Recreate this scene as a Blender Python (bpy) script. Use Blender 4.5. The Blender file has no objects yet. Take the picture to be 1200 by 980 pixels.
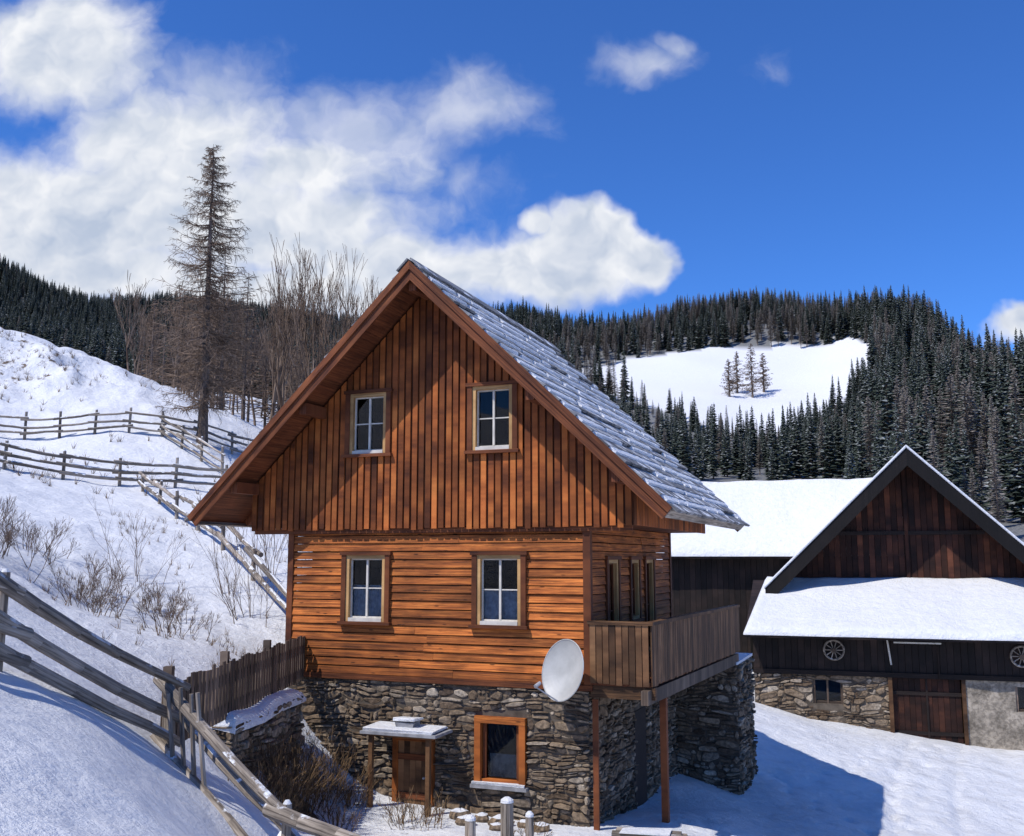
import bpy, math, random
import numpy as np
from mathutils import Vector, Matrix
random.seed(7)
rng = np.random.default_rng(7)
scene = bpy.context.scene
R = random.random
U = random.uniform

# ------------------------------------------------------------------ materials
def new_mat(name, rough=0.8, spec=0.3):
    m = bpy.data.materials.new(name)
    m.use_nodes = True
    nt = m.node_tree
    b = nt.nodes['Principled BSDF']
    b.inputs['Roughness'].default_value = rough
    b.inputs['Specular IOR Level'].default_value = spec
    return m, nt, b

def nd(nt, typ, **kw):
    n = nt.nodes.new(typ)
    for k, v in kw.items():
        if k in n.inputs.keys():
            n.inputs[k].default_value = v
        else:
            setattr(n, k, v)
    return n

def ramp(nt, stops):
    r = nt.nodes.new('ShaderNodeValToRGB')
    el = r.color_ramp.elements
    while len(el) < len(stops):
        el.new(0.5)
    for e, (p, c) in zip(el, stops):
        e.position = p
        e.color = (c[0], c[1], c[2], 1)
    return r

def mixc(nt, fac, a, b, blend='MIX'):
    n = nt.nodes.new('ShaderNodeMix')
    n.data_type = 'RGBA'
    n.blend_type = blend
    def put(sock, v):
        if isinstance(v, bpy.types.NodeSocket):
            nt.links.new(v, sock)
        elif isinstance(v, (tuple, list)):
            sock.default_value = (v[0], v[1], v[2], 1)
        else:
            sock.default_value = v
    put(n.inputs[0], fac); put(n.inputs[6], a); put(n.inputs[7], b)
    return n.outputs[2]

def mth(nt, op, a, b=None, c=None, clamp=False):
    n = nt.nodes.new('ShaderNodeMath')
    n.operation = op
    n.use_clamp = clamp
    for i, v in enumerate((a, b, c)):
        if v is None: continue
        if isinstance(v, bpy.types.NodeSocket): nt.links.new(v, n.inputs[i])
        else: n.inputs[i].default_value = v
    return n.outputs[0]

def maprange(nt, v, a, b, c=0.0, d=1.0, smooth=True):
    n = nt.nodes.new('ShaderNodeMapRange')
    n.interpolation_type = 'SMOOTHSTEP' if smooth else 'LINEAR'
    nt.links.new(v, n.inputs['Value'])
    n.inputs['From Min'].default_value = a
    n.inputs['From Max'].default_value = b
    n.inputs['To Min'].default_value = c
    n.inputs['To Max'].default_value = d
    return n.outputs['Result']

def wood(name, light, mid, dark, gx=1.0, gy=26.0, rough=0.7, knots=True, var=0.5, snow=0.0, weather=0.0):
    m, nt, b = new_mat(name, rough, 0.25)
    uv = nd(nt, 'ShaderNodeUVMap'); uv.uv_map = 'UVMap'
    mp = nd(nt, 'ShaderNodeMapping'); mp.inputs['Scale'].default_value = (gx, gy, 1)
    nt.links.new(uv.outputs[0], mp.inputs[0])
    n1 = nd(nt, 'ShaderNodeTexNoise', Scale=1.0, Detail=5.0, Roughness=0.64, Distortion=0.4)
    nt.links.new(mp.outputs[0], n1.inputs['Vector'])
    r1 = ramp(nt, [(0.33, dark), (0.5, mid), (0.68, light)])
    nt.links.new(n1.outputs[0], r1.inputs[0])
    at = nd(nt, 'ShaderNodeAttribute'); at.attribute_name = 'rnd'
    br = maprange(nt, at.outputs['Fac'], 0, 1, 1 - var, 1 + var * 0.7, False)
    col = mixc(nt, 1.0, r1.outputs[0], br, 'MULTIPLY')
    tc = nd(nt, 'ShaderNodeTexCoord')
    n2 = nd(nt, 'ShaderNodeTexNoise', Scale=0.9, Detail=4.0, Roughness=0.6)
    nt.links.new(tc.outputs['Object'], n2.inputs['Vector'])
    w = maprange(nt, n2.outputs[0], 0.35, 0.65, 0.70, 1.10)
    col = mixc(nt, 1.0, col, w, 'MULTIPLY')
    if weather > 0:
        mpw = nd(nt, 'ShaderNodeMapping'); mpw.inputs['Scale'].default_value = (1.1, 6.5, 1)
        nt.links.new(uv.outputs[0], mpw.inputs[0])
        nw_ = nd(nt, 'ShaderNodeTexNoise', Scale=1.0, Detail=4.0, Roughness=0.6)
        nt.links.new(mpw.outputs[0], nw_.inputs['Vector'])
        k = maprange(nt, nw_.outputs[0], 0.36, 0.56, 1 - weather, 1.0)
        col = mixc(nt, 1.0, col, k, 'MULTIPLY')
    if knots:
        mp2 = nd(nt, 'ShaderNodeMapping'); mp2.inputs['Scale'].default_value = (2.2, 7.0, 1)
        nt.links.new(uv.outputs[0], mp2.inputs[0])
        vo = nd(nt, 'ShaderNodeTexVoronoi', Scale=1.0)
        nt.links.new(mp2.outputs[0], vo.inputs['Vector'])
        k = maprange(nt, vo.outputs['Distance'], 0.07, 0.16, 0.25, 1.0)
        col = mixc(nt, 1.0, col, k, 'MULTIPLY')
    if snow > 0:
        n3 = nd(nt, 'ShaderNodeTexNoise', Scale=2.2, Detail=5.0, Roughness=0.65)
        nt.links.new(tc.outputs['Object'], n3.inputs['Vector'])
        ge = nd(nt, 'ShaderNodeNewGeometry')
        sx = nd(nt, 'ShaderNodeSeparateXYZ'); nt.links.new(ge.outputs['Normal'], sx.inputs[0])
        up = maprange(nt, sx.outputs[2], 0.3, 0.6)
        s = maprange(nt, n3.outputs[0], 0.62 - snow * 0.3, 0.7 - snow * 0.3)
        f = mth(nt, 'MULTIPLY', up, s)
        col = mixc(nt, f, col, (0.74, 0.76, 0.79))
    nt.links.new(col, b.inputs['Base Color'])
    bp = nd(nt, 'ShaderNodeBump', Strength=0.5, Distance=0.01)
    nt.links.new(n1.outputs[0], bp.inputs['Height'])
    nt.links.new(bp.outputs[0], b.inputs['Normal'])
    return m

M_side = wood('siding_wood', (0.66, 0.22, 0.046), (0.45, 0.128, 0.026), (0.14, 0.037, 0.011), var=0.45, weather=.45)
M_gab = wood('gable_wood', (0.60, 0.19, 0.042), (0.38, 0.104, 0.023), (0.09, 0.025, 0.009), var=0.5, knots=False, weather=.42)
M_gabd = wood('gable_gap_wood', (0.20, 0.062, 0.018), (0.11, 0.033, 0.011), (0.03, 0.01, 0.005), var=0.5, knots=False)
M_trim = wood('trim_wood', (0.23, 0.075, 0.025), (0.15, 0.046, 0.016), (0.055, 0.017, 0.009), knots=False, var=0.3)
M_frame = wood('frame_wood', (0.62, 0.38, 0.16), (0.50, 0.29, 0.115), (0.30, 0.155, 0.06), knots=False, var=0.2)
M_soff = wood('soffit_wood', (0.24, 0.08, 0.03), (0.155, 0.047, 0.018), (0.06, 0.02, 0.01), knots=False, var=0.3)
M_balc = wood('balcony_wood', (0.31, 0.165, 0.075), (0.185, 0.09, 0.04), (0.05, 0.025, 0.013), knots=False, var=0.6, weather=.5)
M_roofp = wood('roof_plank', (0.36, 0.36, 0.365), (0.23, 0.23, 0.235), (0.10, 0.10, 0.103), knots=False, var=0.45, snow=0.36)
M_grey = wood('weathered_wood', (0.44, 0.385, 0.325), (0.30, 0.25, 0.20), (0.09, 0.072, 0.058), knots=False, var=0.4, snow=0.2, weather=.35)
M_pick = wood('picket_wood', (0.24, 0.175, 0.125), (0.13, 0.09, 0.065), (0.04, 0.03, 0.022), knots=False, var=0.5, weather=.4)
M_dark = wood('barn_dark_wood', (0.032, 0.019, 0.015), (0.017, 0.011, 0.009), (0.007, 0.005, 0.004), knots=False, var=0.5)
M_verge = wood('barn_verge_wood', (0.014, 0.010, 0.009), (0.009, 0.007, 0.006), (0.004, 0.003, 0.003), knots=False, var=0.5)
M_red = wood('barn_gable_wood', (0.14, 0.048, 0.022), (0.062, 0.021, 0.012), (0.016, 0.007, 0.005), knots=False, var=0.7, weather=.4)
M_bark = wood('bark', (0.24, 0.18, 0.14), (0.15, 0.11, 0.085), (0.06, 0.045, 0.035), gx=6, gy=10, knots=False, var=0.4)

def flat_mat(name, col, rough=0.8, spec=0.3, noise=0.25, sc=6.0, metallic=0.0, stain=0.0):
    m, nt, b = new_mat(name, rough, spec)
    b.inputs['Metallic'].default_value = metallic
    tc = nd(nt, 'ShaderNodeTexCoord')
    n = nd(nt, 'ShaderNodeTexNoise', Scale=sc, Detail=5.0)
    nt.links.new(tc.outputs['Object'], n.inputs['Vector'])
    f = maprange(nt, n.outputs[0], 0.3, 0.7, 1 - noise, 1 + noise * 0.6)
    c = mixc(nt, 1.0, col, f, 'MULTIPLY')
    if stain:
        n2 = nd(nt, 'ShaderNodeTexNoise', Scale=7.0, Detail=6.0, Roughness=.75)
        nt.links.new(tc.outputs['Object'], n2.inputs['Vector'])
        f = maprange(nt, n2.outputs[0], .42, .58, 1 - stain, 1.1)
        c = mixc(nt, 1.0, c, f, 'MULTIPLY')
        bp = nd(nt, 'ShaderNodeBump', Strength=0.8, Distance=0.04)
        nt.links.new(n2.outputs[0], bp.inputs['Height']); nt.links.new(bp.outputs[0], b.inputs['Normal'])
    nt.links.new(c, b.inputs['Base Color'])
    return m

def attr_mat(name, stops, rough=0.9, objnoise=0.3, sc=8.0, bump=0.6):
    m, nt, b = new_mat(name, rough, 0.2)
    at = nd(nt, 'ShaderNodeAttribute'); at.attribute_name = 'rnd'
    r = ramp(nt, stops)
    nt.links.new(at.outputs['Fac'], r.inputs[0])
    c = r.outputs[0]
    if objnoise:
        tc = nd(nt, 'ShaderNodeTexCoord')
        n = nd(nt, 'ShaderNodeTexNoise', Scale=sc, Detail=5.0 if bump else 2.0, Roughness=0.65)
        nt.links.new(tc.outputs['Object'], n.inputs['Vector'])
        f = maprange(nt, n.outputs[0], 0.3, 0.7, 1 - objnoise, 1 + objnoise * 0.6)
        c = mixc(nt, 1.0, c, f, 'MULTIPLY')
    if bump:
        n5 = nd(nt, 'ShaderNodeTexNoise', Scale=1.1, Detail=4.0)
        nt.links.new(tc.outputs['Object'], n5.inputs['Vector'])
        tint = ramp(nt, [(0.35, (0.68, 0.58, 0.48)), (0.65, (1.05, 0.98, 0.89))])
        nt.links.new(n5.outputs[0], tint.inputs[0])
        c = mixc(nt, 1.0, c, tint.outputs[0], 'MULTIPLY')
    nt.links.new(c, b.inputs['Base Color'])
    if bump:
        bp = nd(nt, 'ShaderNodeBump', Strength=bump, Distance=0.02)
        nt.links.new(n.outputs[0], bp.inputs['Height'])
        nt.links.new(bp.outputs[0], b.inputs['Normal'])
    return m

M_stone = attr_mat('rubble_stone', [(0, (0.085, 0.066, 0.052)), (0.3, (0.19, 0.15, 0.112)), (0.55, (0.27, 0.22, 0.165)), (0.8, (0.31, 0.28, 0.24)), (1, (0.46, 0.42, 0.36))], objnoise=0.5, sc=13, bump=1.0)
M_mortar = flat_mat('mortar', (0.11, 0.09, 0.07), 0.95, 0.1, 0.4, 4)
M_conc = flat_mat('plaster_wall', (0.34, 0.295, 0.235), 0.95, 0.1, 0.45, 1.5, stain=.35)
M_int = flat_mat('dark_interior', (0.010, 0.009, 0.008), 0.9, 0.1)
M_sash = flat_mat('white_sash', (0.62, 0.58, 0.50), 0.5, 0.3, 0.15)
M_curt = flat_mat('curtain', (0.36, 0.44, 0.54), 0.9, 0.1, 0.3, 12)
M_dish = flat_mat('dish_paint', (0.42, 0.42, 0.40), 0.45, 0.4, 0.15, 3)
M_metal = flat_mat('grey_metal', (0.35, 0.35, 0.36), 0.45, 0.5, 0.2, 10)
M_slab = flat_mat('slate', (0.28, 0.28, 0.29), 0.8, 0.2, 0.3, 6)
m = bpy.data.materials.new('window_glass'); m.use_nodes = True
nt = m.node_tree; nt.nodes.clear()
o_ = nt.nodes.new('ShaderNodeOutputMaterial'); mx = nt.nodes.new('ShaderNodeMixShader')
tr = nt.nodes.new('ShaderNodeBsdfTransparent'); tr.inputs[0].default_value = (.62, .66, .68, 1)
gl = nt.nodes.new('ShaderNodeBsdfGlossy'); gl.inputs['Roughness'].default_value = .02; gl.inputs['Color'].default_value = (.8, .8, .8, 1)
fr = nt.nodes.new('ShaderNodeFresnel'); fr.inputs['IOR'].default_value = 1.4
nt.links.new(fr.outputs[0], mx.inputs[0]); nt.links.new(tr.outputs[0], mx.inputs[1]); nt.links.new(gl.outputs[0], mx.inputs[2]); nt.links.new(mx.outputs[0], o_.inputs[0])
M_glass = m

M_spruce = attr_mat('spruce_needles', [(0, (0.018, 0.026, 0.019)), (0.5, (0.042, 0.055, 0.040)), (0.7, (0.085, 0.097, 0.083)), (0.87, (0.165, 0.18, 0.17)), (1, (0.32, 0.34, 0.34))], objnoise=0, bump=0)  # lighter stops: frost, plus distance haze painted into the needle colour
M_farl = attr_mat('larch_crown', [(0, (0.11, 0.095, 0.082)), (0.6, (0.20, 0.175, 0.15)), (1, (0.33, 0.30, 0.27))], objnoise=0, bump=0)
M_lar = attr_mat('larch_twigs', [(0, (0.08, 0.052, 0.036)), (0.6, (0.17, 0.118, 0.082)), (1, (0.28, 0.205, 0.15))], objnoise=0, bump=0)
M_twig = attr_mat('brown_twigs', [(0, (0.07, 0.05, 0.038)), (0.6, (0.18, 0.13, 0.10)), (1, (0.32, 0.25, 0.20))], objnoise=0, bump=0)
M_weed = attr_mat('dry_weeds', [(0, (0.04, 0.028, 0.018)), (0.5, (0.12, 0.072, 0.04)), (1, (0.30, 0.19, 0.09))], objnoise=0, bump=0)

def snow_mat(name, ground=False):
    m, nt, b = new_mat(name, 0.55, 0.3)
    tc = nd(nt, 'ShaderNodeTexCoord')
    na = nd(nt, 'ShaderNodeTexNoise', Scale=0.45, Detail=3.0, Roughness=0.6)
    nb = nd(nt, 'ShaderNodeTexNoise', Scale=3.6, Detail=7.0, Roughness=0.72)
    for n in (na, nb):
        nt.links.new(tc.outputs['Object'], n.inputs['Vector'])
    c = ramp(nt, [(0.3, (0.68, 0.70, 0.73)), (0.7, (0.79, 0.79, 0.79))])
    nt.links.new(nb.outputs[0], c.inputs[0])
    col = c.outputs[0]
    h = mth(nt, 'MULTIPLY', nb.outputs[0], 0.20)
    if ground:
        h = mth(nt, 'MULTIPLY_ADD', na.outputs[0], 0.25, h)
        at = nd(nt, 'ShaderNodeAttribute'); at.attribute_name = 'veg'
        ng = nd(nt, 'ShaderNodeTexNoise', Scale=1.3, Detail=7.0, Roughness=0.75)
        nt.links.new(tc.outputs['Object'], ng.inputs['Vector'])
        v = mth(nt, 'MULTIPLY_ADD', at.outputs['Fac'], 0.5, ng.outputs[0])
        f = maprange(nt, v, 0.74, 0.84)
        gcol = ramp(nt, [(0.3, (0.05, 0.037, 0.024)), (0.7, (0.18, 0.12, 0.065))])
        nt.links.new(nb.outputs[0], gcol.inputs[0])
        col = mixc(nt, f, col, gcol.outputs[0])
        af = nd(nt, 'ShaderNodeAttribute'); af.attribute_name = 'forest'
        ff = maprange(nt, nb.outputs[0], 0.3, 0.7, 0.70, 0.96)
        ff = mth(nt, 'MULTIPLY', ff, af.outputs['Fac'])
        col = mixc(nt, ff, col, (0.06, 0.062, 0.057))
        ay = nd(nt, 'ShaderNodeAttribute'); ay.attribute_name = 'yard'
        yf = maprange(nt, ng.outputs[0], 0.46, 0.68, 0.0, 0.42)
        yf = mth(nt, 'MULTIPLY', yf, ay.outputs['Fac'])
        col = mixc(nt, yf, col, (0.50, 0.49, 0.475))
    nt.links.new(col, b.inputs['Base Color'])
    bp = nd(nt, 'ShaderNodeBump', Strength=0.65, Distance=1.0)
    nt.links.new(h, bp.inputs['Height'])
    nt.links.new(bp.outputs[0], b.inputs['Normal'])
    return m
M_snow = snow_mat('snow')
M_ground = snow_mat('snow_ground', True)

# ------------------------------------------------------------------ mesh builder
class MB:
    def __init__(self):
        self.v = []; self.f = []; self.m = []; self.r = []; self.uv = []
        self.mats = []; self.xf = None
    def mi(self, mat):
        if mat not in self.mats: self.mats.append(mat)
        return self.mats.index(mat)
    def P(self, p):
        p = Vector(p)
        return self.xf @ p if self.xf is not None else p
    def hexa(self, pts, mat, g='x', rnd=None):
        rnd = R() if rnd is None else rnd
        P = [Vector(p) for p in pts]
        i0 = len(self.v)
        for p in P: self.v.append(tuple(self.P(p)))
        if isinstance(g, str):
            g = {'x': Vector((1, 0, 0)), 'y': Vector((0, 1, 0)), 'z': Vector((0, 0, 1))}[g]
        a = g.orthogonal().normalized(); bb = g.cross(a)
        o = rnd * 37.0
        uvs = [(p.dot(g) + o, p.dot(a) + p.dot(bb) * 1.01 + o * 1.7) for p in P]
        k = self.mi(mat)
        for q in ((0, 3, 2, 1), (4, 5, 6, 7), (0, 1, 5, 4), (1, 2, 6, 5), (2, 3, 7, 6), (3, 0, 4, 7)):
            self.f.append(tuple(i0 + j for j in q)); self.m.append(k); self.r.append(rnd)
            self.uv.extend(uvs[j] for j in q)
    def box(self, x0, x1, y0, y1, z0, z1, mat, g='x', rnd=None, j=0.0):
        pts = [(x0, y0, z0), (x1, y0, z0), (x1, y1, z0), (x0, y1, z0), (x0, y0, z1), (x1, y0, z1), (x1, y1, z1), (x0, y1, z1)]
        if j: pts = [(p[0] + U(-j, j), p[1] + U(-j, j), p[2] + U(-j, j)) for p in pts]
        self.hexa(pts, mat, g, rnd)
    def tube(self, p0, p1, r0, r1, mat, n=3, rnd=None, caps=False):
        rnd = R() if rnd is None else rnd
        p0 = Vector(p0); p1 = Vector(p1); d = p1 - p0
        L = d.length
        if L < 1e-6: return
        d /= L
        a = d.orthogonal().normalized(); bb = d.cross(a)
        i0 = len(self.v); k = self.mi(mat)
        for (p, r) in ((p0, r0), (p1, r1)):
            for i in range(n):
                t = 2 * math.pi * i / n
                self.v.append(tuple(self.P(p + (a * math.cos(t) + bb * math.sin(t)) * r)))
        for i in range(n):
            j = (i + 1) % n
            self.f.append((i0 + i, i0 + j, i0 + n + j, i0 + n + i)); self.m.append(k); self.r.append(rnd)
            u0 = i * r0 * 6.28 / n; u1 = (i + 1) * r0 * 6.28 / n; o = rnd * 30
            self.uv.extend([(o, u0 + o), (o, u1 + o), (o + L, u1 + o), (o + L, u0 + o)])
        if caps:
            self.f.append(tuple(i0 + n - 1 - i for i in range(n))); self.m.append(k); self.r.append(rnd)
            self.uv.extend([(0, 0)] * n)
            self.f.append(tuple(i0 + n + i for i in range(n))); self.m.append(k); self.r.append(rnd)
            self.uv.extend([(0, 0)] * n)
    def tri(self, pts, mat, rnd):
        i0 = len(self.v)
        for p in pts: self.v.append(tuple(self.P(p)))
        self.f.append(tuple(range(i0, i0 + len(pts)))); self.m.append(self.mi(mat)); self.r.append(rnd)
        self.uv.extend([(0, 0)] * len(pts))
    def build(self, name, parent=None, bevel=0, smooth=False, link=True):
        me = bpy.data.meshes.new(name)
        me.from_pydata(self.v, [], self.f)
        for mt in self.mats: me.materials.append(mt)
        me.polygons.foreach_set('material_index', self.m)
        at = me.attributes.new('rnd', 'FLOAT', 'FACE')
        at.data.foreach_set('value', self.r)
        uvl = me.uv_layers.new(name='UVMap')
        uvl.data.foreach_set('uv', [c for t in self.uv for c in t])
        if smooth: me.polygons.foreach_set('use_smooth', [True] * len(self.f))
        me.update()
        ob = bpy.data.objects.new(name, me)
        if link: scene.collection.objects.link(ob)
        if parent: ob.parent = parent
        if bevel:
            bm = ob.modifiers.new('bev', 'BEVEL'); bm.width = bevel; bm.segments = 3
            bm.limit_method = 'ANGLE'
        return ob

def empty(name, loc, rz=0.0):
    e = bpy.data.objects.new(name, None)
    e.location = loc; e.rotation_euler = (0, 0, rz)
    e.empty_display_size = 0.3
    scene.collection.objects.link(e)
    return e

def sub_intervals(a, b, cuts):
    segs = [(a, b)]
    for c0, c1 in cuts:
        ns = []
        for s0, s1 in segs:
            if c1 <= s0 or c0 >= s1: ns.append((s0, s1)); continue
            if c0 > s0: ns.append((s0, c0))
            if c1 < s1: ns.append((c1, s1))
        segs = ns
    return [s for s in segs if s[1] - s[0] > 0.01]

# ------------------------------------------------------------------ terrain
CP = [
 (0,0,-1.75),(-3,0,-.6),(3,0,-2.8),(0,-6,-1.5),(-6,-6,.5),(6,-6,-3.5),(0,6,-2.6),(-3,6,-1.6),(-6,6,-.2),(-10,6,1.6),(6,6,-4.2),
 (-4.29,8.5,-1.38),(-3.55,8.5,-1.72),(-3,9,-2.26),(-4.15,11,-2.05),(-5.64,11,-1.1),(-5.09,12,-1.62),(-4.58,13.5,-2.5),(-2.63,12,-3.75),
 (-3.2,13,-3.4),(-1,11,-4.1),(0,14,-4.5),(2,14,-4.7),(-2.5,15,-4.15),(-1,17,-4.5),(-3.4,17.8,-4.35),(1.5,17.6,-4.6),(6,12,-5.2),(10,16,-6.2),
 (-4.8,15,-2.6),(-4.8,18,-2.5),(-4.8,20.3,-2.4),(-5.5,22,-2.1),(-3.8,16.2,-3.9),(-3.7,18.3,-4.2),
 (-1.5,20,-4.4),(1.5,23,-4.8),(-2.1,26.6,-1.6),(2,28,-3.0),
 (5.4,24.2,-5.4),(4,21,-5.0),(3,19,-4.75),(8,20,-5.8),(9.3,26.5,-5.8),(11,24,-6.2),(8.65,35.5,-5.0),(14,33.9,-6.0),(18,32.4,-6.3),(12,30,-5.9),(20,20,-7),
 (10,50,-4.5),(25,50,-6),(40,35,-8),
 (-7.5,22,-1.55),(-5.8,25,-1.35),(-8.5,20,-1.1),(-10.3,20,-.1),(-14.5,28,1.3),(-10.9,28,.35),(-8.8,34,1.03),(-8.7,37,1.6),
 (-16.7,40,2.9),(-20,38,3.4),(-13,42,2.8),(-13.3,45,3.6),(-26,50,6.9),(-17.8,50,6.5),(-14.4,52,5.6),(-15.9,50,5.85),
 (-32,60,14),(-26.9,58,11.7),(-20.2,56,9.0),(-16.3,58,7.8),(-36,75,15),(-28,80,13),(-18,80,9),(-10,70,6),(-5,50,2.5),(-3,38,0),(5,45,-3.5),(0,70,2),
 (10,80,1),(30,80,1),(60,80,3),(40,120,5),(0,120,9),(-30,120,19),(-60,120,25),(-88,250,40),(-133,250,48),(0,150,14),(0,280,44),
 (-371,700,206),(-247,700,180),(-124,700,165),(0,600,142),(96,540,133),(138,520,133),(170,480,120),(185,420,97),
 (-265,500,125),(-175,500,110),(-88,500,105),(0,400,82),
 (29,300,45),(56,280,38),(70,280,37),(112,340,62),(85,403,88),(130,403,88),(24,371,73),(26,150,11),(60,150,11),(66,130,8),(98,200,27),(147,300,53),(200,420,74),(260,420,76),(180,200,30),
 (-450,900,200),(0,900,110),(130,750,110),(350,800,80),(0,3000,100),(-300,100,80),(300,100,10),(-300,-300,60),(300,-300,-30),(0,-300,0),(-1500,1500,250),(1500,1500,100),(-600,700,240),
]
CP = np.array(CP, float)
def Q(x, y):
    r = np.hypot(x, y) + 1e-6
    k = np.log1p(r / 8.0) / r
    return np.stack([x * k, y * k], -1), r
def tps(d2):
    return 0.5 * d2 * np.log(d2 + 1e-12)
cq, cr = Q(CP[:, 0], CP[:, 1])
cv = CP[:, 2] / (cr + 8.0)
nC = len(CP)
A = np.zeros((nC + 3, nC + 3))
d2 = ((cq[:, None, :] - cq[None, :, :]) ** 2).sum(-1)
A[:nC, :nC] = tps(d2) + np.eye(nC) * 2e-5
A[:nC, nC] = 1; A[:nC, nC + 1:] = cq
A[nC, :nC] = 1; A[nC + 1:, :nC] = cq.T
W = np.linalg.solve(A, np.concatenate([cv, [0, 0, 0]]))
tab = rng.random((256, 256))
def vnoise(x, y):
    xi = np.floor(x).astype(int); yi = np.floor(y).astype(int)
    fx = x - xi; fy = y - yi
    fx = fx * fx * (3 - 2 * fx); fy = fy * fy * (3 - 2 * fy)
    g = lambda i, j: tab[i & 255, j & 255]
    a = g(xi, yi) * (1 - fx) + g(xi + 1, yi) * fx
    b_ = g(xi, yi + 1) * (1 - fx) + g(xi + 1, yi + 1) * fx
    return (a * (1 - fy) + b_ * fy) - 0.5
def fbm(x, y, o=4):
    s = 0; a = 1.0
    for i in range(o):
        s = s + a * vnoise(x * 2 ** i + 13.7 * i, y * 2 ** i + 7.1 * i); a *= 0.5
    return s
def vn1(x, y): return float(vnoise(np.array([x]), np.array([y]))[0])
foot = []
for (xa, ya, xb, yb) in ((4.5, 14, 13.5, 33), (7, 26, 14, 33.5), (10, 17, 6.5, 27)):
    L_ = math.hypot(xb - xa, yb - ya); n_ = int(L_ / .7)
    for k in range(n_):
        t = k / n_; s_ = .16 if k % 2 else -.16
        foot.append((xa + (xb - xa) * t + s_ * (yb - ya) / L_ + U(-.08, .08) + .5 * math.sin(t * 7), ya + (yb - ya) * t - s_ * (xb - xa) / L_ + U(-.08, .08)))
foot = np.array(foot)
def height(x, y):
    x = np.asarray(x, float); y = np.asarray(y, float)
    sh = x.shape; x = x.ravel(); y = y.ravel()
    out = np.empty_like(x)
    for s in range(0, len(x), 40000):
        xx = x[s:s + 40000]; yy = y[s:s + 40000]
        q, r = Q(xx, yy)
        dd = ((q[:, None, :] - cq[None, :, :]) ** 2).sum(-1)
        v = tps(dd) @ W[:nC] + W[nC] + q @ W[nC + 1:]
        z = v * (r + 8.0)
        near = np.exp(-(r / 90.0) ** 2)
        z = z + near * (0.10 * fbm(xx / 1.3, yy / 1.3) + 0.2 * fbm(xx / 6.0, yy / 6.0, 2))
        left = np.clip((-xx - 5) / 4, 0, 1) * near
        z = z + left * (.10 * fbm(xx / .8 + 5, yy / .8, 3) + .25 * np.abs(fbm(xx / 5 + yy / 9, yy / 3.0, 3)))
        crest = np.exp(-(((xx + 28) / 9) ** 2 + ((yy - 57) / 7) ** 2))
        z = z + crest * 1.3 * fbm(xx / 2.0, yy / 2.0)
        pathx = 7.2 + (yy - 14) * .33 + .8 * np.sin(yy / 5.0)
        inY = (xx > 3.5) & (yy > 12) & (yy < 33.5)
        dr = np.abs(xx - pathx) - .8
        z = z - inY * .09 * np.exp(-(dr / .16) ** 2) * (.6 + vnoise(xx * 2, yy * 2))
        z = z + inY * (.07 * fbm(xx / .5, yy / .5, 2) * np.clip(.5 + 2 * vnoise(xx / 3 + 40, yy / 3), 0, 1))
        if inY.any():
            ii = np.where(inY)[0]
            df = (xx[ii, None] - foot[None, :, 0]) ** 2 + (yy[ii, None] - foot[None, :, 1]) ** 2
            z[ii] -= .11 * np.exp(-df.min(1) / .018)
        z = z + (1 - near) * 5.0 * fbm(xx / 60.0, yy / 60.0, 3) * np.clip((r - 150) / 200, 0, 1)
        out[s:s + 40000] = z
    return out.reshape(sh)
def gz(x, y):
    return float(height(np.array([x]), np.array([y]))[0])

az = np.concatenate([np.arange(-40, 40, 0.2), np.arange(40, 320, 3.5)]) * math.pi / 180
rs = [0.4]
while rs[-1] < 4000:
    rs.append(rs[-1] * (1.018 if rs[-1] < 12 or rs[-1] > 120 else 1.007))
rs = np.array(rs)
AZ, RS = np.meshgrid(az, rs)
X = RS * np.sin(AZ); Y = RS * np.cos(AZ)
Z = height(X, Y)
nr, na_ = X.shape
co = np.stack([X, Y, Z], -1).reshape(-1, 3)
co = np.vstack([co, [[0, 0, float(Z[0].mean())]]])
i = np.arange(nr - 1)[:, None]; j = np.arange(na_)[None, :]; j2 = (j + 1) % na_
quads = np.stack([i * na_ + j, i * na_ + j2, (i + 1) * na_ + j2, (i + 1) * na_ + j], -1).reshape(-1, 4)
quads = quads[:, ::-1]
me = bpy.data.meshes.new('ground')
cidx = len(co) - 1
tris = np.stack([np.full(na_, cidx), (np.arange(na_) + 1) % na_, np.arange(na_)], -1)
me.vertices.add(len(co)); me.vertices.foreach_set('co', co.ravel())
nl = quads.size + tris.size
me.loops.add(nl); me.loops.foreach_set('vertex_index', np.concatenate([quads.ravel(), tris.ravel()]).astype(np.int32))
me.polygons.add(len(quads) + len(tris))
ls = np.concatenate([np.arange(len(quads)) * 4, quads.size + np.arange(len(tris)) * 3]).astype(np.int32)
me.polygons.foreach_set('loop_start', ls)
me.update(calc_edges=True)
me.polygons.foreach_set('use_smooth', [True] * len(me.polygons))
me.materials.append(M_ground)

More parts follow.
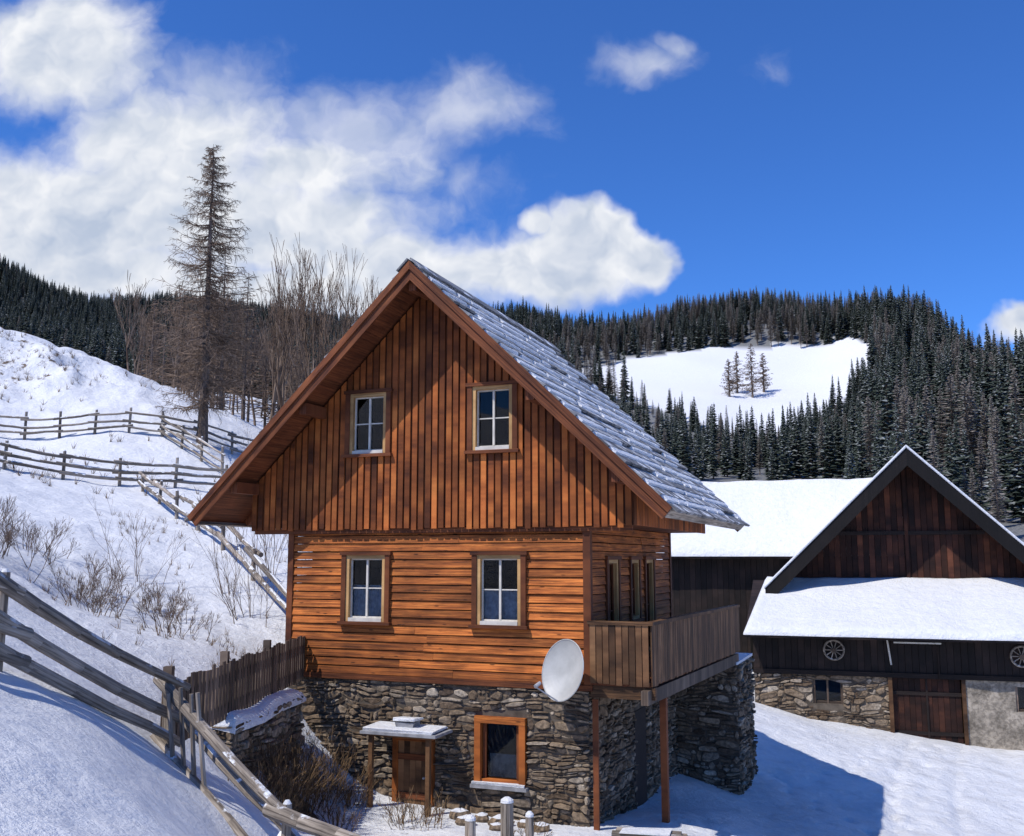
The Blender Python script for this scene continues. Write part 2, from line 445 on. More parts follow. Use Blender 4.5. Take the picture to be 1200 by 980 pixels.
clear = [(24,371),(29,328),(43,300),(58,272),(74,265),(98,290),(122,325),(140,360),(142,406),(82,406),(47,396)]
def in_poly(x, y, poly):
    c = np.zeros(np.shape(x), bool); n = len(poly)
    for a in range(n):
        x0, y0 = poly[a]; x1, y1 = poly[a - 1]
        cond = ((y0 > y) != (y1 > y)) & (x < (x1 - x0) * (y - y0) / (y1 - y0 + 1e-9) + x0)
        c ^= cond
    return c
cx, cy = co[:, 0], co[:, 1]
azv = cx / np.maximum(cy, 1)
isclear = in_poly(cx, cy, clear) | (np.hypot(cx - 15, (cy - 400) / 1.5) < 9)
ystart = np.where(azv > 0.34, 85, 165)
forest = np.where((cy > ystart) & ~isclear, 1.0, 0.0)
veg = 0.46 * np.exp(-(((cx + 29) / 8) ** 2 + ((cy - 57) / 5) ** 2))
for (vx, vy, vr, s) in [(-9, 22, 2.5, .34), (-3.5, 17.2, .9, .8), (-8.5, 27, 2.5, .3), (-1.5, 17.4, 1.2, .4), (-11.5, 44, 2.5, .3), (-4.4, 15.6, .5, .45), (-20, 44, 6, .22)]:
    veg = np.maximum(veg, s * np.exp(-(((cx - vx) / vr) ** 2 + ((cy - vy) / vr) ** 2)))
yard = ((cx > 3) & (cy > 12) & (cy < 60)).astype(float)
for nm, arr in (('veg', veg), ('forest', forest), ('yard', yard)):
    a_ = me.attributes.new(nm, 'FLOAT', 'POINT'); a_.data.foreach_set('value', arr.astype(np.float32))
g = bpy.data.objects.new('ground', me); scene.collection.objects.link(g)

# ------------------------------------------------------------------ wooden house
house = empty('wooden_house', (1.38, 18, 0), math.radians(-21.6))
W0, D0 = -6.35, 6.6
ZT, ZB = 0.62, -2.23
XC, HS, ZR, ZE = -3.175, 4.95, 5.63, 0.85
SL = (ZR - ZE) / HS

low_win = [(-5.11, -4.03, -1.22, 0.07), (-2.27, -1.18, -1.22, 0.07)]
up_win = [(-5.03, -4.0, 2.07, 3.30), (-2.33, -1.30, 2.04, 3.28)]

def window(mb, w, y, curtain=0, sashmat=None, casing=0.10, sill=True):
    x0, x1, z0, z1 = w
    c = casing
    sashmat = sashmat or M_frame
    mb.box(x0, x0 + c, y - 0.075, y + 0.02, z0, z1, M_trim, 'z')
    mb.box(x1 - c, x1, y - 0.075, y + 0.02, z0, z1, M_trim, 'z')
    mb.box(x0 - 0.03, x1 + 0.03, y - 0.095, y + 0.02, z1, z1 + 0.07, M_trim, 'x')
    mb.box(x0 - 0.04, x1 + 0.04, y - 0.12, y + 0.02, z0 - 0.06, z0, M_trim, 'x')
    xa, xb, za, zb = x0 + c, x1 - c, z0, z1
    f = 0.07
    mb.box(xa, xa + f, y - 0.05, y + 0.1, za, zb, M_frame, 'z', rnd=.6)
    mb.box(xb - f, xb, y - 0.05, y + 0.1, za, zb, M_frame, 'z', rnd=.6)
    mb.box(xa + f, xb - f, y - 0.05, y + 0.1, zb - f, zb, M_frame, 'x', rnd=.6)
    mb.box(xa + f, xb - f, y - 0.06, y + 0.1, za, za + f, M_sash if sill else M_frame, 'x')
    xa += f; xb -= f; za += f; zb -= f
    s = 0.026; yy = y + .03
    mb.box(xa, xa + s, yy, yy + 0.05, za, zb, sashmat, 'z')
    mb.box(xb - s, xb, yy, yy + 0.05, za, zb, sashmat, 'z')
    mb.box(xa + s, xb - s, yy, yy + 0.05, zb - s, zb, sashmat, 'x')
    mb.box(xa + s, xb - s, yy, yy + 0.05, za, za + s, sashmat, 'x')
    xm = (xa + xb) / 2; zm = (za + zb) / 2
    mb.box(xm - 0.02, xm + 0.02, yy - 0.01, yy + 0.045, za + s, zb - s, sashmat, 'z')
    mb.box(xa + s, xm - 0.02, yy + 0.005, yy + 0.045, zm - 0.011, zm + 0.011, sashmat, 'x')
    mb.box(xm + 0.02, xb - s, yy + 0.005, yy + 0.045, zm - 0.011, zm + 0.011, sashmat, 'x')
    # four panes, each set at a very slightly different angle
    for (pa_, pb_) in ((xa + s, xm - .02), (xm + .02, xb - s)):
        for (qa, qb) in ((za + s, zm - .011), (zm + .011, zb - s)):
            t1, t2, t3 = U(-.003, .003), U(-.003, .003), U(-.003, .003)
            Y_ = yy + .03
            mb.tri([(pa_, Y_ + t1, qa), (pb_, Y_ + t2, qa), (pb_, Y_ + t3, qb), (pa_, Y_ + t3 + t1 - t2, qb)], M_glass, .5)
    if curtain:
        k = 14; zt = za + (zb - za) * curtain
        for q in range(k):
            a = xa + (xb - xa) * q / k; b_ = xa + (xb - xa) * (q + 1) / k
            o1 = .012 * (q % 2); o2 = .012 * ((q + 1) % 2)
            mb.hexa([(a, yy + .1 + o1, za), (b_, yy + .1 + o2, za), (b_, yy + .106 + o2, za), (a, yy + .106 + o1, za),
                     (a, yy + .1 + o1, zt), (b_, yy + .1 + o2, zt), (b_, yy + .106 + o2, zt), (a, yy + .106 + o1, zt)], M_curt, 'z')

def hboards(mb, xa, xb, z0, z1, y, wins, step=0.158, mat=M_side):
    z = z0
    while z < z1 - 0.02:
        zt = min(z + step, z1)
        cuts = [(w[0] + 0.01, w[1] - 0.01) for w in wins if w[3] > z + 0.01 and w[2] < zt - 0.01]
        for s0, s1 in sub_intervals(xa, xb, cuts):
            pts = [s0]
            while s1 - pts[-1] > 4.2: pts.append(pts[-1] + U(2.2, 3.8))
            pts.append(s1)
            for a, b_ in zip(pts[:-1], pts[1:]):
                o = U(0, 0.010); w1 = U(-.005, .005); w2 = U(-.005, .005)
                mb.hexa([(a + .002, y - .038 - o, z + .009 + w1), (b_ - .002, y - .038 - o, z + .009 + w2), (b_ - .002, y, z + .008), (a + .002, y, z + .008),
                         (a + .002, y - .014 - o, zt - .007 + w1), (b_ - .002, y - .014 - o, zt - .007 + w2), (b_ - .002, y, zt - .004), (a + .002, y, zt - .004)], mat, 'x')
        z = zt

mb = MB()
hboards(mb, W0 + 0.08, -0.08, ZB, ZT, 0, low_win)
mb.box(W0 - 0.05, W0 + 0.08, -0.06, 0.1, ZB, ZT, M_trim, 'z')
mb.box(-0.08, 0.06, -0.06, 0.08, ZB, ZT, M_trim, 'z')
mb.box(W0 - 0.06, 0.07, -0.075, 0.06, ZB - 0.1, ZB, M_trim, 'x')
mb.build('front_siding', house)
mb = MB()
SIDE = Matrix(((0, -1, 0, 0), (1, 0, 0, 0), (0, 0, 1, 0), (0, 0, 0, 1)))
mb.xf = SIDE
side_win = [(1.0, 1.95, -2.0, -0.02), (2.75, 3.6, -1.25, -0.02), (4.0, 4.9, -2.0, -0.02)]
hboards(mb, 0.085, D0 - 0.08, ZB, ZT, 0, side_win)
mb.box(D0 - 0.08, D0 + 0.05, -0.06, 0.08, ZB, ZT, M_trim, 'z')
for w in side_win: window(mb, w, 0, sill=False, sashmat=M_trim)
mb.build('side_siding', house)
mb = MB(); mb.xf = Matrix.Translation((W0, D0, 0)) @ Matrix(((0, 1, 0, 0), (-1, 0, 0, 0), (0, 0, 1, 0), (0, 0, 0, 1)))
hboards(mb, 0.08, D0 - 0.12, ZB, ZT, 0, [])
mb.build('far_siding', house)
mb = MB(); mb.xf = Matrix.Translation((0, D0, 0)) @ Matrix.Rotation(math.pi, 4, 'Z')
hboards(mb, 0.08, -W0 - 0.08, ZB, ZT, 0, [])
mb.build('rear_siding', house)
mb = MB()
mb.box(W0 + 0.3, -0.3, 0.34, 0.4, ZB, ZT, M_int)
mb.box(W0 + 0.3, -0.3, D0 - 0.3, D0 - 0.24, ZB, ZT, M_int)
mb.box(-0.3, -0.24, 0.4, D0 - 0.3, ZB, ZT, M_int)
mb.box(W0 + 0.24, W0 + 0.3, 0.4, D0 - 0.3, ZB, ZT, M_int)
mb.box(W0 + .02, -.02, 0.02, D0 - .02, ZB - 0.08, ZB - 0.01, M_int)
mb.build('wall_core', house)
for w, cf in zip(low_win, (.55, .5)):
    mb = MB(); window(mb, w, -0.02, curtain=cf, sashmat=M_sash); mb.build('window', house)
YG = -0.12
mb = MB()
def ztop(x): return ZR - SL * abs(x - XC) - 0.24
x = -7.25
pitch = 0.148
while x < 0.9 - 0.03:
    xe = min(x + pitch, 0.9)
    sw = U(-.006, .006)
    for (base, a, b_, ya, yb) in ((0, x + .001, xe - .001, YG - 0.012, YG + 0.012), (1, x + .020 + sw, xe - .020 + sw, YG - 0.05, YG - 0.013)):
        cc = [(w[2] + .01, w[3] - .01) for w in up_win if w[1] > a + 0.02 and w[0] < b_ - 0.02]
        dz = U(-0.03, 0.01) if base == 0 else U(-0.07, -.02)
        za, zb = ztop(a), ztop(b_)
        for s0, s1 in sub_intervals(ZT + dz, min(za, zb), cc):
            last = abs(s1 - min(za, zb)) < 1e-6
            t0, t1 = (za, zb) if last else (s1, s1)
            j = U(-.008, .004)
            mb.hexa([(a, ya + j, s0), (b_, ya + j, s0), (b_, yb, s0), (a, yb, s0), (a, ya + j, t0), (b_, ya + j, t1), (b_, yb, t1), (a, yb, t0)], M_gab if base else M_gabd, 'z')
    x = xe
mb.build('gable_boards', house)
for w in up_win:
    mb = MB(); window(mb, w, YG - 0.02, sashmat=M_sash); mb.build('window', house)
mb = MB()
mb.hexa([(-7.2, .26, ZT + .06), (.85, .26, ZT + .06), (.85, .3, ZT + .06), (-7.2, .3, ZT + .06), (-7.2, .26, ztop(-7.2)), (.85, .26, ztop(.85)), (.85, .3, ztop(.85)), (-7.2, .3, ztop(-7.2))], M_int)
mb.hexa([(-7.1, .262, 1.5), (.75, .262, 1.5), (.75, .298, 1.5), (-7.1, .298, 1.5), (XC - .05, .262, ztop(XC)), (XC + .05, .262, ztop(XC)), (XC + .05, .298, ztop(XC)), (XC - .05, .298, ztop(XC))], M_int)
y = YG
while y < D0:
    mb.box(-7.22, .88, y + .004, y + .196, ZT, ZT + 0.05, M_soff, 'x'); y += .2
y = YG
while y < D0:
    mb.box(.86, .9, y + .014, y + .196, ZT - .02, 1.45, M_gab, 'z')
    mb.box(-7.25, -7.21, y + .014, y + .196, ZT - .02, 1.45, M_gab, 'z'); y += .2
n = 40
for k in range(n):
    a = -7.2 + 8.05 * k / n; b_ = a + 8.05 / n - .006
    mb.hexa([(a, D0, ZT), (b_, D0, ZT), (b_, D0 + .03, ZT), (a, D0 + .03, ZT), (a, D0, ztop(a)), (b_, D0, ztop(b_)), (b_, D0 + .03, ztop(b_)), (a, D0 + .03, ztop(a))], M_gab, 'z')
mb.box(-7.2, .86, -0.1, -0.04, ZT - 0.12, ZT - 0.025, M_trim, 'x')
for px in (XC, XC - 2.4, XC + 2.4, -7.15, .8):
    zt = ZR - SL * abs(px - XC) - 0.22
    if px == XC: zt -= .05
    mb.box(px - .08, px + .08, -0.92, YG - .06, zt - .26, zt - .04, M_soff, 'y')
mb.build('upper_floor', house)

NX, NZ = SL / math.hypot(1, SL), 1 / math.hypot(1, SL)
TX, TZ = NZ, -NX
Y0r, Y1r = -1.0, 7.1
slen = HS * math.hypot(1, SL)
def rp(s, a, h, y):
    return (XC + s * (TX * a + NX * h), y, ZR + TZ * a + NZ * h)
def flip(p, s):
    return [p[1], p[0], p[3], p[2], p[5], p[4], p[7], p[6]] if s < 0 else p
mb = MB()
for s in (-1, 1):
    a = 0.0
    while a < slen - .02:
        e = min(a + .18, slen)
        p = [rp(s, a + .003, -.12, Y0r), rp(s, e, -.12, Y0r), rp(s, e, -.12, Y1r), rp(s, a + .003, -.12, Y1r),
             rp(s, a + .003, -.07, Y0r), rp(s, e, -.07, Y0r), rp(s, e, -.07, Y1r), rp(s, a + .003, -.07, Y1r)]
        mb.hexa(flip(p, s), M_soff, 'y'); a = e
    for ry in (0.6, 1.6, 2.6, 3.6, 4.6, 5.6, 6.5):
        p = [rp(s, slen - 1.5, -.25, ry), rp(s, slen - .05, -.25, ry), rp(s, slen - .05, -.25, ry + .1), rp(s, slen - 1.5, -.25, ry + .1),
             rp(s, slen - 1.5, -.121, ry), rp(s, slen - .05, -.121, ry), rp(s, slen - .05, -.121, ry + .1), rp(s, slen - 1.5, -.121, ry + .1)]
        mb.hexa(flip(p, s), M_soff, 'y')
    for (ya, yb, h0, h1) in ((Y0r - .045, Y0r, -.25, -.06), (Y0r - .085, Y0r - .047, -.10, .015), (Y1r, Y1r + .04, -.27, .0)):
        p = [rp(s, .0, h0, ya), rp(s, slen + .02, h0, ya), rp(s, slen + .02, h0, yb), rp(s, .0, h0, yb),
             rp(s, .0, h1, ya), rp(s, slen + .02, h1, ya), rp(s, slen + .02, h1, yb), rp(s, .0, h1, yb)]
        for q, h in ((0, h0), (3, h0), (4, h1), (7, h1)):
            p[q] = (XC, p[q][1], ZR + h / NZ)
        mb.hexa(flip(p, s), M_trim, Vector((s * TX, 0, TZ)))
    p = [rp(s, slen, -.2, Y0r), rp(s, slen + .035, -.2, Y0r), rp(s, slen + .035, -.2, Y1r), rp(s, slen, -.2, Y1r),
         rp(s, slen, -.01, Y0r), rp(s, slen + .035, -.01, Y0r), rp(s, slen + .035, -.01, Y1r), rp(s, slen, -.01, Y1r)]
    mb.hexa(flip(p, s), M_grey, 'y')
mb.build('roof_structure', house)
mb = MB(); ms = MB()
for s in (-1, 1):
    nco = 17; ex = (slen + .06) / nco
    for c in range(nco):
        a0 = c * ex
        y = Y0r - .06
        while y < Y1r:
            wd = U(.2, .3); ye = min(y + wd, Y1r + .06)
            a1 = a0 + ex + .07 + U(-.015, .015)
            j = U(0, .012)
            p = [rp(s, a0, -.05, y + .006), rp(s, a1, -.0 + j, y + .006), rp(s, a1, -.0 + j, ye - .006), rp(s, a0, -.05, ye - .006),
                 rp(s, a0, -.02, y + .006), rp(s, a1, .05 + j, y + .006), rp(s, a1, .05 + j, ye - .006), rp(s, a0, -.02, ye - .006)]
            mb.hexa(flip(p, s), M_roofp, Vector((s * TX, 0, TZ)))
            y = ye
        y = Y0r
        fr_ = U(.36, .58)
        while y < Y1r:
            wd = U(.5, 2.0); ye = min(y + wd, Y1r)
            if R() < .86:
                l0 = a0 + .065 + U(0, .012); l1 = a0 + ex * (fr_ + U(-.08, .08))
                t = U(.006, .018)
                p = [rp(s, l0, -.02, y), rp(s, l1, .0, y), rp(s, l1, .0, ye), rp(s, l0, -.02, ye),
                     rp(s, l0, .034 + t, y + .02), rp(s, l1 - .02, .038 + t * .6, y + .03), rp(s, l1 - .02, .038 + t * .6, ye - .03), rp(s, l0, .034 + t, ye - .02)]
                ms.hexa(flip(p, s), M_snow)
            y = ye + (U(.02, .2) if R() < .6 else 0)
for s in (-1, 1):
    p = [rp(s, -.02, .045, Y0r - .1), rp(s, .3, .05, Y0r - .1), rp(s, .3, .05, Y1r + .08), rp(s, -.02, .045, Y1r + .08),
         rp(s, -.02, .08, Y0r - .1), rp(s, .3, .08, Y0r - .1), rp(s, .3, .08, Y1r + .08), rp(s, -.02, .08, Y1r + .08)]
    mb.hexa(flip(p, s), M_roofp, 'y')
mb.build('roof_planks', house)
ms.build('roof_snow', house)

# --- stone walls: irregular chamfered field stones
def stones(mb, L, z0, z1, opens=(), scale=1.0, seed=0.0):
    def wz(xx, zz): return zz + scale * (.18 * vn1(xx * .9 + seed, zz * 1.6 + 3) + .09 * vn1(xx * 3.1 + 9 + seed, zz * 4)) * min(1, (z1 - zz) / .2)
    def stone(xa, xb, za, zb):
        w = xb - xa; h = zb - za
        if w < .02 or h < .015: return
        d = random.choice((U(.0, .03), U(.02, .06), U(.04, .10)))
        gp = .004 + U(0, .009)
        c = [(xa + gp, za + gp), (xa + w * U(.35, .65), za + gp * U(.2, 1.4)), (xb - gp, za + gp), (xb - gp * .6, za + h * U(.35, .65)),
             (xb - gp, zb - gp), (xa + w * U(.35, .65), zb - gp * U(.2, 1.4)), (xa + gp, zb - gp), (xa + gp * .6, za + h * U(.35, .65))]
        jw = min(w, h) * .2
        c2 = []
        for k, (px, pz) in enumerate(c):
            if k % 2 == 0:
                sxn = 1 if px < (xa + xb) / 2 else -1; szn = 1 if pz < (za + zb) / 2 else -1
                px += sxn * U(0, jw * 1.6); pz += szn * U(0, jw * 1.6)
            c2.append((px, wz(px, pz)))
        mx_ = sum(p[0] for p in c2) / 8; mz_ = sum(p[1] for p in c2) / 8
        tx_ = U(-.15, .15); tz_ = U(-.2, .2)
        i0 = len(mb.v); k_ = mb.mi(M_stone); rn = min(1, max(0, random.gauss(.45, .25)))
        ins = min(w, h) * .14
        for (px, pz) in c2: mb.v.append(tuple(mb.P((px, .03, pz))))
        for (px, pz) in c2: mb.v.append(tuple(mb.P((px, -d * .45, pz))))
        for (px, pz) in c2:
            ln_ = math.hypot(px - mx_, pz - mz_) + 1e-6; f_ = max(.3, 1 - ins / ln_ * U(.7, 1.5))
            qx, qz = mx_ + (px - mx_) * f_, mz_ + (pz - mz_) * f_
            mb.v.append(tuple(mb.P((qx, -d + (qx - mx_) * tx_ + (qz - mz_) * tz_ + U(-.004, .004), qz))))
        for lay in (0, 8):
            for k in range(8):
                k2 = (k + 1) % 8
                mb.f.append((i0 + lay + k, i0 + lay + k2, i0 + lay + 8 + k2, i0 + lay + 8 + k)); mb.m.append(k_); mb.r.append(rn); mb.uv.extend([(0, 0)] * 4)
        mb.f.append(tuple(i0 + 16 + k for k in range(8))); mb.m.append(k_); mb.r.append(rn); mb.uv.extend([(0, 0)] * 8)
    z = z0
    while z < z1:
        h = U(.06, .18) * scale; zt = min(z + h, z1)
        cuts = [(o[0], o[1]) for o in opens if o[3] > z + .01 and o[2] < zt - .01]
        for s0, s1 in sub_intervals(0, L, cuts):
            x = s0
            while x < s1 - .01:
                w = random.choice((U(.07, .18), U(.14, .32), U(.25, .5))) * scale; xe = min(x + w, s1)
                if s1 - xe < .06: xe = s1
                q = R()
                if q < .5 and h > .07 * scale:
                    m_ = z + (zt - z) * U(.3, .7)
                    stone(x, xe, z, m_)
                    if R() < .5:
                        xm_ = x + (xe - x) * U(.35, .65); stone(x, xm_, m_, zt); stone(xm_, xe, m_, zt)
                    else: stone(x, xe, m_, zt)
                else: stone(x, xe, z, zt)
                x = xe
        z = zt
base_open = [(-2.2 - W0, -1.2 - W0, -4.07, -2.87), (-3.85 - W0, -3.05 - W0, -5.5, -3.3)]
ZSB = ZB - 0.1
mb = MB(); mb.xf = Matrix.Translation((W0, 0, 0)); stones(mb, -W0, -5.2, ZSB, base_open)
mb.build('stone_front', house)
mb = MB(); mb.xf = SIDE; stones(mb, D0 + .5, -6.0, ZSB, [(3.0, 4.0, -6, -3.1)], seed=20)
mb.build('stone_side', house)
mb = MB()
mb.box(W0 + .02, -2.22, .0, .3, -6, ZSB - .001, M_mortar)
mb.box(-1.18, -.02, .0, .3, -6, ZSB - .001, M_mortar)
mb.box(-2.22, -1.18, .0, .3, -6, -4.07, M_mortar); mb.box(-2.22, -1.18, .0, .3, -2.87, ZSB - .001, M_mortar)
mb.box(-2.3, -1.1, .45, .5, -4.2, -2.7, M_int)
mb.box(-.3, -.0, .3, D0 + .5, -6.2, ZSB - .001, M_mortar)
mb.box(W0 + .02, W0 + .3, .3, D0, -6, ZSB - .001, M_mortar); mb.box(W0 + .3, -.3, D0 - .3, D0, -6, ZSB - .001, M_mortar)
mb.box(.001, .02, 3.02, 3.98, -6, -3.12, M_dark, 'z')
mb.build('stone_core', house)
# plank door under a slate canopy
mb = MB()
k = 0; x = -3.77
while x < -3.13:
    mb.box(x, x + .118, -.07 - U(0, .008), -.03, -4.75 + U(0, .03), -3.4, M_balc, 'z', rnd=U(.3, 1)); x += .123
mb.box(-3.77, -3.13, -.10, -.08, -3.75, -3.64, M_trim); mb.box(-3.77, -3.13, -.10, -.08, -4.45, -4.34, M_trim)
mb.box(-3.87, -3.77, -.13, .02, -4.9, -3.4, M_side, 'z', rnd=.2); mb.box(-3.13, -3.03, -.13, .02, -4.9, -3.4, M_side, 'z', rnd=.2)
mb.box(-3.87, -3.03, -.135, .02, -3.4, -3.29, M_side, 'x', rnd=.2)
mb.tube((-3.2, -.16, -4.05), (-3.2, -.1, -4.05), .02, .02, M_metal, 6, caps=True)
mb.build('basement_door', house)
mb = MB()
x0, x1, z0, z1 = -2.2, -1.2, -4.07, -2.87
for q in ((x0, x0 + .12), (x1 - .12, x1)): mb.box(q[0], q[1], -.09, .14, z0, z1 - .12, M_side, 'z', rnd=.5)
mb.box(x0, x1, -.095, .14, z1 - .12, z1, M_side, 'x', rnd=.5); mb.box(x0 + .12, x1 - .12, -.05, .14, z0, z0 + .09, M_side, 'x', rnd=.3)
mb.box(x0 + .12, x1 - .12, .06, .064, z0 + .09, z1 - .12, M_glass)
mb.box(x0 + .14, x0 + .2, .01, .055, z0 + .09, z1 - .12, M_trim, 'z'); mb.box(x1 - .2, x1 - .14, .01, .055, z0 + .09, z1 - .12, M_trim, 'z')
mb.box(x0 + .2, x1 - .2, .2, .21, z0 + .09, z0 + .5, M_curt)
mb.box(x0 - .05, x1 + .05, -.16, 0, z0 - .06, z0, M_slab)
mb.box(x0 - .02, x1, -.15, -.02, z0, z0 + .05, M_snow, j=.012)
mb.build('basement_window', house)
mb = MB(); mb.xf = Matrix.Translation((0.0, 7.0, 0)); stones(mb, 1.5, -6.2, -2.5, scale=1.15, seed=40)
mb.xf = Matrix.Translation((1.5, 7.0, 0)) @ SIDE; stones(mb, 2.4, -6.6, -2.5, scale=1.15, seed=50)
mb.xf = None
mb.box(0, 1.49, 7.01, 9.4, -6.8, -2.51, M_mortar)
mb.box(-.05, 1.52, 6.95, 9.45, -2.5, -2.44, M_snow)
mb.build('stone_pier', house)

mb = MB()
bx = lambda y: 1.12 + .38 * y / 7.2
mb.hexa([(0.03, -.05, -2.22), (bx(0), -.05, -2.22), (bx(7.2), 7.2, -2.22), (.03, 7.2, -2.22), (0.03, -.05, -2.14), (bx(0), -.05, -2.14), (bx(7.2), 7.2, -2.14), (.03, 7.2, -2.14)], M_soff, 'y')
mb.box(.03, 1.2, -.02, .12, -2.44, -2.225, M_balc, 'x')
for by in (1.6, 3.2, 4.8, 6.4): mb.box(.03, bx(by) - .14, by, by + .14, -2.42, -2.225, M_soff, 'x')
mb.hexa([(1.0, -.25, -2.5), (1.13, -.25, -2.5), (bx(7.3), 7.3, -2.5), (bx(7.3) - .13, 7.3, -2.5), (1.0, -.25, -2.26), (1.13, -.25, -2.26), (bx(7.3), 7.3, -2.26), (bx(7.3) - .13, 7.3, -2.26)], M_pick, 'y')
x = 0.04
while x < 1.10:
    mb.box(x, x + .105, -.085, -.06, -2.2 + U(-.02, .02), -1.16, M_balc, 'z'); x += .12
y = -.04
while y < 7.2:
    a, b_ = bx(y) + .02, bx(y + .105) + .02
    zb = -2.2 + U(-.02, .02)
    mb.hexa([(a, y, zb), (a + .025, y, zb), (b_ + .025, y + .105, zb), (b_, y + .105, zb), (a, y, -1.16), (a + .025, y, -1.16), (b_ + .025, y + .105, -1.16), (b_, y + .105, -1.16)], M_balc, 'z')
    y += .12
mb.box(0, 1.2, -.11, .0, -1.16, -1.10, M_balc, 'x', rnd=.3)
mb.hexa([(1.06, .002, -1.16), (1.2, .002, -1.16), (bx(7.2) + .08, 7.25, -1.16), (bx(7.2) - .06, 7.25, -1.16), (1.06, .002, -1.10), (1.2, .002, -1.10), (bx(7.2) + .08, 7.25, -1.10), (bx(7.2) - .06, 7.25, -1.10)], M_balc, 'y', rnd=.3)
for rz in (-2.05, -1.35):
    mb.box(.04, 1.1, -.058, -.02, rz, rz + .09, M_trim, 'x')
    mb.hexa([(1.08, 0, rz), (1.118, 0, rz), (bx(7.2) - .002, 7.2, rz), (bx(7.2) - .04, 7.2, rz), (1.08, 0, rz + .09), (1.118, 0, rz + .09), (bx(7.2) - .002, 7.2, rz + .09), (bx(7.2) - .04, 7.2, rz + .09)], M_trim, 'y')
for (px, py) in ((1.0, .02), (1.12, 2.4), (1.24, 4.8), (1.36, 7.05)):
    mb.box(px, px + .08, py, py + .08, -2.14, -1.16, M_trim, 'z')
mb.box(.98, 1.1, 1.2, 1.34, -5.6, -2.505, M_trim, 'z')
mb.box(.1, .2, -.16, -.11, -5.2, -2.45, M_trim, 'z')
mb.build('balcony', house)

hut = empty('door_canopy', tuple(house.matrix_basis @ Vector((-3.95, -.08, 0))), math.radians(-21.6))
mb = MB()
mb.box(-.12, -.04, -.62, -.54, -4.75, -3.2, M_balc, 'z'); mb.box(1.06, 1.14, -.62, -.54, -4.75, -3.2, M_balc, 'z')
mb.box(-.2, 1.22, -.64, -.52, -3.24, -3.201, M_balc, 'x')
mb.box(-.25, 1.3, -.72, 0.02, -3.2, -3.15, M_slab, 'x')
mb.box(.35, .7, -.45, -.15, -3.15, -3.0, M_slab, 'x', j=.02)
mb.build('canopy_frame', hut)
mb = MB(); mb.box(-.2, 1.22, -.68, 0, -3.149, -3.10, M_snow, j=.03); mb.box(.3, .75, -.48, -.12, -2.99, -2.93, M_snow, j=.02)
mb.build('snow_cap', hut, bevel=.02)

# satellite dish
hm = house.matrix_basis
dc = hm @ Vector((-.30, -.55, -1.93))
dish = empty('satellite_dish', tuple(dc), 0)
mb = MB()
nR, nT = 8, 40
ax = Vector((-0.70, -0.66, 0.24)).normalized()
up = Vector((0, 0, 1)); sx_ = ax.cross(up).normalized(); sy_ = sx_.cross(ax).normalized()
def dp(rr, th, off=0):
    return sx_ * (rr * .48 * math.cos(th)) + sy_ * (rr * .53 * math.sin(th)) + ax * (.13 * rr * rr - .1 + off)
for off in (0, -.012):
    for a in range(nR):
        for t in range(nT):
            t0, t1 = 2 * math.pi * t / nT, 2 * math.pi * (t + 1) / nT
            r0, r1 = a / nR, (a + 1) / nR
            q = [dp(0, 0, off), dp(r1, t0, off), dp(r1, t1, off)] if a == 0 else [dp(r0, t0, off), dp(r1, t0, off), dp(r1, t1, off), dp(r0, t1, off)]
            if off: q = q[::-1]
            mb.tri(q, M_dish, .5)
for t in range(nT):
    t0, t1 = 2 * math.pi * t / nT, 2 * math.pi * (t + 1) / nT
    mb.tube(dp(1, t0, -.006), dp(1, t1, -.006), .012, .012, M_dish, 5)
mb.tube(dp(1, -math.pi / 2), ax * .62 - sy_ * .38, .014, .012, M_metal, 6)
mb.tube(ax * .62 - sy_ * .38, ax * .52 - sy_ * .30, .035, .03, M_metal, 8, caps=True)
wallp = hm @ Vector((-.15, 0.0, -2.05)) - dc
mb.tube(-ax * .11, -ax * .22, .05, .05, M_metal, 8, caps=True)
mb.tube(-ax * .2, wallp, .022, .022, M_metal, 8, caps=True)
mb.build('dish_reflector', dish)

# ------------------------------------------------------------------ barn
barn = empty('barn', (8.65, 36, 0), math.radians(-18))
mb = MB(); stones(mb, 4.57, -6.6, -4.0, [(1.99, 2.98, -5.0, -4.2)], scale=1.5, seed=70)
mb.build('barn_stone', barn)
mb = MB()
mb.box(0, 1.99, .0, .5, -7.5, -4.0, M_mortar); mb.box(2.98, 4.57, .0, .5, -7.5, -4.0, M_mortar)
mb.box(1.99, 2.98, .0, .5, -7.5, -5.0, M_mortar); mb.box(1.99, 2.98, .0, .5, -4.2, -4.0, M_mortar)
mb.box(6.8, 8.4, -.02, .5, -7.5, -4.0, M_conc); mb.box(9.4, 12.4, -.02, .5, -7.5, -4.0, M_conc)
mb.box(8.4, 9.4, -.02, .5, -7.5, -5.0, M_conc); mb.box(8.4, 9.4, -.02, .5, -4.2, -4.0, M_conc)
mb.box(-.0, .3, .5, 12, -7, -4.0, M_mortar); mb.box(12.1, 12.4, .5, 12, -7.5, -4.0, M_mortar)
mb.box(4.57, 6.8, .35, .5, -7.5, -4.0, M_int)
for wx in (1.99, 8.4):
    mb.box(wx, wx + 1, .3, .34, -5.0, -4.2, M_int)
    mb.box(wx, wx + 1, .2, .204, -5.0, -4.2, M_glass)
    mb.box(wx, wx + .08, .05, .2, -5.0, -4.2, M_pick, 'z'); mb.box(wx + .92, wx + 1, .05, .2, -5.0, -4.2, M_pick, 'z'); mb.box(wx + .46, wx + .52, .08, .2, -5.0, -4.2, M_pick, 'z')
    mb.box(wx + .08, wx + .46, .1, .19, -5.0, -4.92, M_pick); mb.box(wx + .52, wx + .92, .1, .19, -5.0, -4.92, M_pick)
mb.build('barn_base', barn)
mb = MB()
x = 4.6
